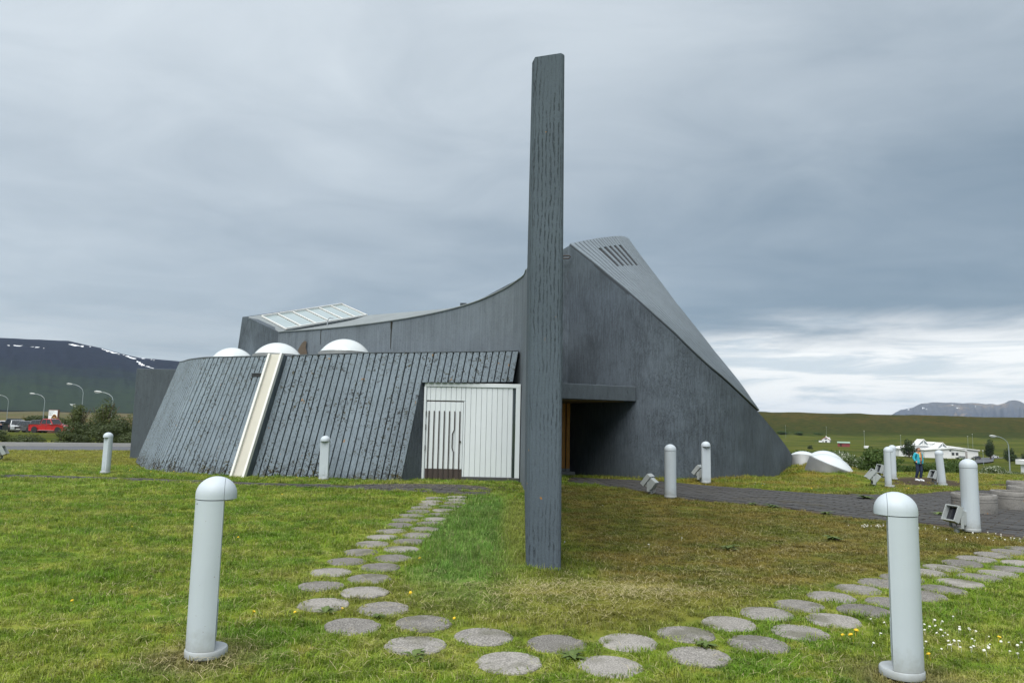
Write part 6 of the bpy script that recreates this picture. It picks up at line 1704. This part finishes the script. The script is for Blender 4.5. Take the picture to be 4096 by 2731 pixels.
# ------------------------------------------------------------------ valley: road, white building, house, shed
ribbon('road', [(170, 270), (184, 300), (199, 318), (226, 345), (247, 375), (262, 395), (285, 410), (330, 425)], 7.5, .08, M['asphalt'], 'grey lane winding down beside the white building', cat='road')
M['ext_white'] = plain('white rendered wall', (0.72, 0.73, 0.74), 0.7, 0.04, 0.3); M['ext_roof'] = plain('white sheet roof', (0.70, 0.71, 0.71), 0.6, 0.05, 0.4); M['ext_win'] = plain('dark small window', (0.06, 0.065, 0.075), 0.15); M['ext_shade'] = plain('grey recess shade', (0.35, 0.33, 0.33), 0.8); M['red_trim'] = plain('red verge board', (0.42, 0.06, 0.04), 0.6); M['barn_red'] = plain('dark red shed wall', (0.20, 0.045, 0.045), 0.8); M['tin_green'] = plain('pale green tin roof', (0.25, 0.36, 0.28), 0.6)
wb = empty('white_building', (0, 0, 0), 0, 'long low white building with two triangular glazed gables beyond the person', 'building')
zb_ = ground(226, 380) - .3
def wing(x0, x1, y0, y1, hl, hr, name='wall'):
    mb = MB(); mb.prism([(x0, y0), (x1, y0), (x1, y1), (x0, y1)], zb_, [zb_+hl, zb_+hr, zb_+hr, zb_+hl]); w_ = mb.build(name, M['ext_white'], wb)
    mb = MB(); mb.prism([(x0-.6, y0-.7), (x1+.6, y0-.7), (x1+.6, y1+.5), (x0-.6, y1+.5)], [zb_+hl+.02, zb_+hr+.02, zb_+hr+.02, zb_+hl+.02], [zb_+hl+.55, zb_+hr+.55, zb_+hr+.55, zb_+hl+.55]); mb.build('roof', M['ext_roof'], wb)
    return w_
wing(209.5, 228.5, 388, 396, 4.4, 8.0); w1 = wing(218, 232, 379, 388, 4.2, 5.4); wing(232.2, 240, 380, 388, 5.4, 4.4); wing(230, 249.5, 384, 392, 6.6, 4.3)
for gx0, gy0, gz in ((222.0, 386.5, 6.6), (229.5, 382.0, 5.1)):
    g_ = empty('gable', (gx0, gy0, zb_+gz)); g_.parent = wb
    mb = MB(); mb.add([(-3.4, 0, 0), (3.4, 0, 0), (0, 0, 3.3), (-3.4, 6, 0), (3.4, 6, 0), (0, 6, 3.3)], [(0, 2, 5, 3), (1, 4, 5, 2), (3, 5, 4)]); mb.build('gable_roof', M['ext_roof'], g_)
    mb = MB(); mb.add([(-2.6, .35, .1), (2.6, .35, .1), (0, .35, 2.6)], [(0, 1, 2)]); mb.build('pane', plain('grey gable glass', (0.32, 0.36, 0.38), .2), g_)
    for a, b in (((-3.4, 0, 0), (0, 0, 3.3)), ((3.4, 0, 0), (0, 0, 3.3)), ((-3.2, .1, .12), (3.2, .1, .12)), ((0, .15, 0), (0, .15, 3.0)), ((-1.5, .15, .1), (0, .15, 1.2)), ((1.5, .15, .1), (0, .15, 1.2))):
        mb = MB(); mb.tube([a, b], .22, 5, False); mb.build('truss', M['ext_roof'], g_)
for x in (232.9, 235.0): mb = MB(); mb.box((x, 379.93, zb_+1.9), (x+1.4, 379.99, zb_+3.3)); mb.build('window', M['ext_win'], wb)
mb = MB(); mb.box((231.2, 378.9, zb_+4.0), (232.0, 378.99, zb_+4.7)); mb.build('window', M['ext_win'], wb)
mb = MB(); mb.box((240.2, 383.8, zb_+.3), (243.6, 383.97, zb_+3.9)); mb.build('recess_shade', M['ext_shade'], wb)  # slab proud of the wall; the recess's shade is put into its grey
# house
hs = empty('house', (351.5, 800, ground(351.5, 800)-.4), R(-32), 'small white gabled house with red roof edges alone in the valley', 'house')
mb = MB(); mb.box((-4, -4.5, -.5), (4, 4.5, 4.2)); mb.add([(-4, -4.5, 4.2), (4, -4.5, 4.2), (0, -4.5, 7.0), (-4, 4.5, 4.2), (4, 4.5, 4.2), (0, 4.5, 7.0)], [(0, 1, 2), (3, 5, 4)]); mb.build('wall', M['ext_white'], hs)
mb = MB()
for s in (-1, 1): mb.hexa([(0, -4.8, 7.1), (s*4.4, -4.8, 4.0), (s*4.4, 4.8, 4.0), (0, 4.8, 7.1)], [(0, -4.8, 7.35), (s*4.4, -4.8, 4.25), (s*4.4, 4.8, 4.25), (0, 4.8, 7.35)])
rf = mb.build('roof', M['ext_roof'], hs)
for s in (-1, 1): mb = MB(); mb.tube([(0, -4.85, 7.2), (s*4.4, -4.85, 4.1)], .22, 4, False); mb.build('verge_board', M['red_trim'], rf)
mb = MB(); mb.box((-.4, -1, 7.0), (.4, 0, 8.1)); mb.build('chimney', M['ext_white'], rf)
mb = MB(); mb.box((1.8, -2.0, 4.4), (3.9, 1.2, 6.6)); mb.build('dormer', M['ext_white'], rf)
mb = MB(); mb.box((-7.2, -4.2, -.5), (-4.02, 0, 2.9)); mb.build('annex', M['ext_white'], hs)
for q in ((-1.0, 1.2, 4.3, 5.6), (-.6, 1.4, 1.2, 2.8), (-3.2, -2.2, .2, 2.4)): mb = MB(); mb.box((q[0], -4.56, q[2]), (q[1], -4.5, q[3])); mb.build('window', M['ext_win'], hs)
for q in ((-3.4, -2.2), (-1, .2), (2.2, 3.4)): mb = MB(); mb.box((4.0, q[0], 1.1), (4.06, q[1], 2.8)); mb.build('window', M['ext_win'], hs)
mb = MB(); mb.box((3.9, -1.2, 4.9), (3.96, .3, 6.1)); mb.build('window', M['ext_win'], rf)
sh = empty('shed', (278, 600, ground(278, 600)-.2), R(-24), 'low dark red shed with pale green roof in the valley field', 'shed')
mb = MB(); mb.box((-4.6, -2.5, -.4), (4.6, 2.5, 2.6)); mb.build('wall', M['barn_red'], sh)
mb = MB(); mb.prism([(-4.9, -2.9), (4.9, -2.9), (4.9, 2.9), (-4.9, 2.9)], [2.61, 2.61, 3.6, 3.6], [2.8, 2.8, 3.8, 3.8]); mb.build('roof', M['tin_green'], sh)
mb = MB(); mb.box((-3, -2.56, 0), (-1.4, -2.5, 2.1)); mb.build('door', M['sign_dark'], sh)
tr_ = empty('trailer', (249, 503, ground(249, 503)), R(8), 'small white box trailer standing on the valley field', 'trailer')
mb = MB(); mb.box((-1.5, -1, .7), (1.5, 1, 2.9)); mb.build('box', M['ext_white'], tr_, bevel=.25)
for s in (-1, 1): mb = MB(); mb.lathe([(.45, -.1), (.45, .1)], 16, True, Matrix.Translation((0, s*.95, .45)) @ Matrix.Rotation(R(90), 4, 'X')); mb.build('wheel', M['tyre'], tr_)
ob = empty('white_house_corner', (65.0, 84, ground(65.0, 84)), R(10), 'white rendered wall glimpsed behind the bush at the right edge', 'building')
mb = MB(); mb.box((-.4, 0, 0), (6, 6, 2.8)); mb.build('wall', M['ext_white'], ob)
mb = MB(); mb.prism([(-.7, -.4), (6.3, -.4), (6.3, 6.4), (-.7, 6.4)], 2.81, [2.95, 2.95, 3.4, 3.4]); mb.build('roof', M['ext_roof'], ob)

# ------------------------------------------------------------------ the air over the valley
hz_m, ht = new_mat('thin haze')
pv_ = nd(ht, 'ShaderNodeVolumePrincipled', {'Color': (0.55, 0.70, 0.95, 1), 'Density': 2.7e-5, 'Anisotropy': 0.0})
nd(ht, 'ShaderNodeOutputMaterial', {'Volume': pv_.outputs[0]})
mb = MB(); mb.box((-20500, -20500, -17.5), (20500, 20500, 720)); hz_o = mb.build('haze', hz_m)
tag(hz_o, 'thin bluish haze hanging over the whole valley', 'haze', kind='stuff')
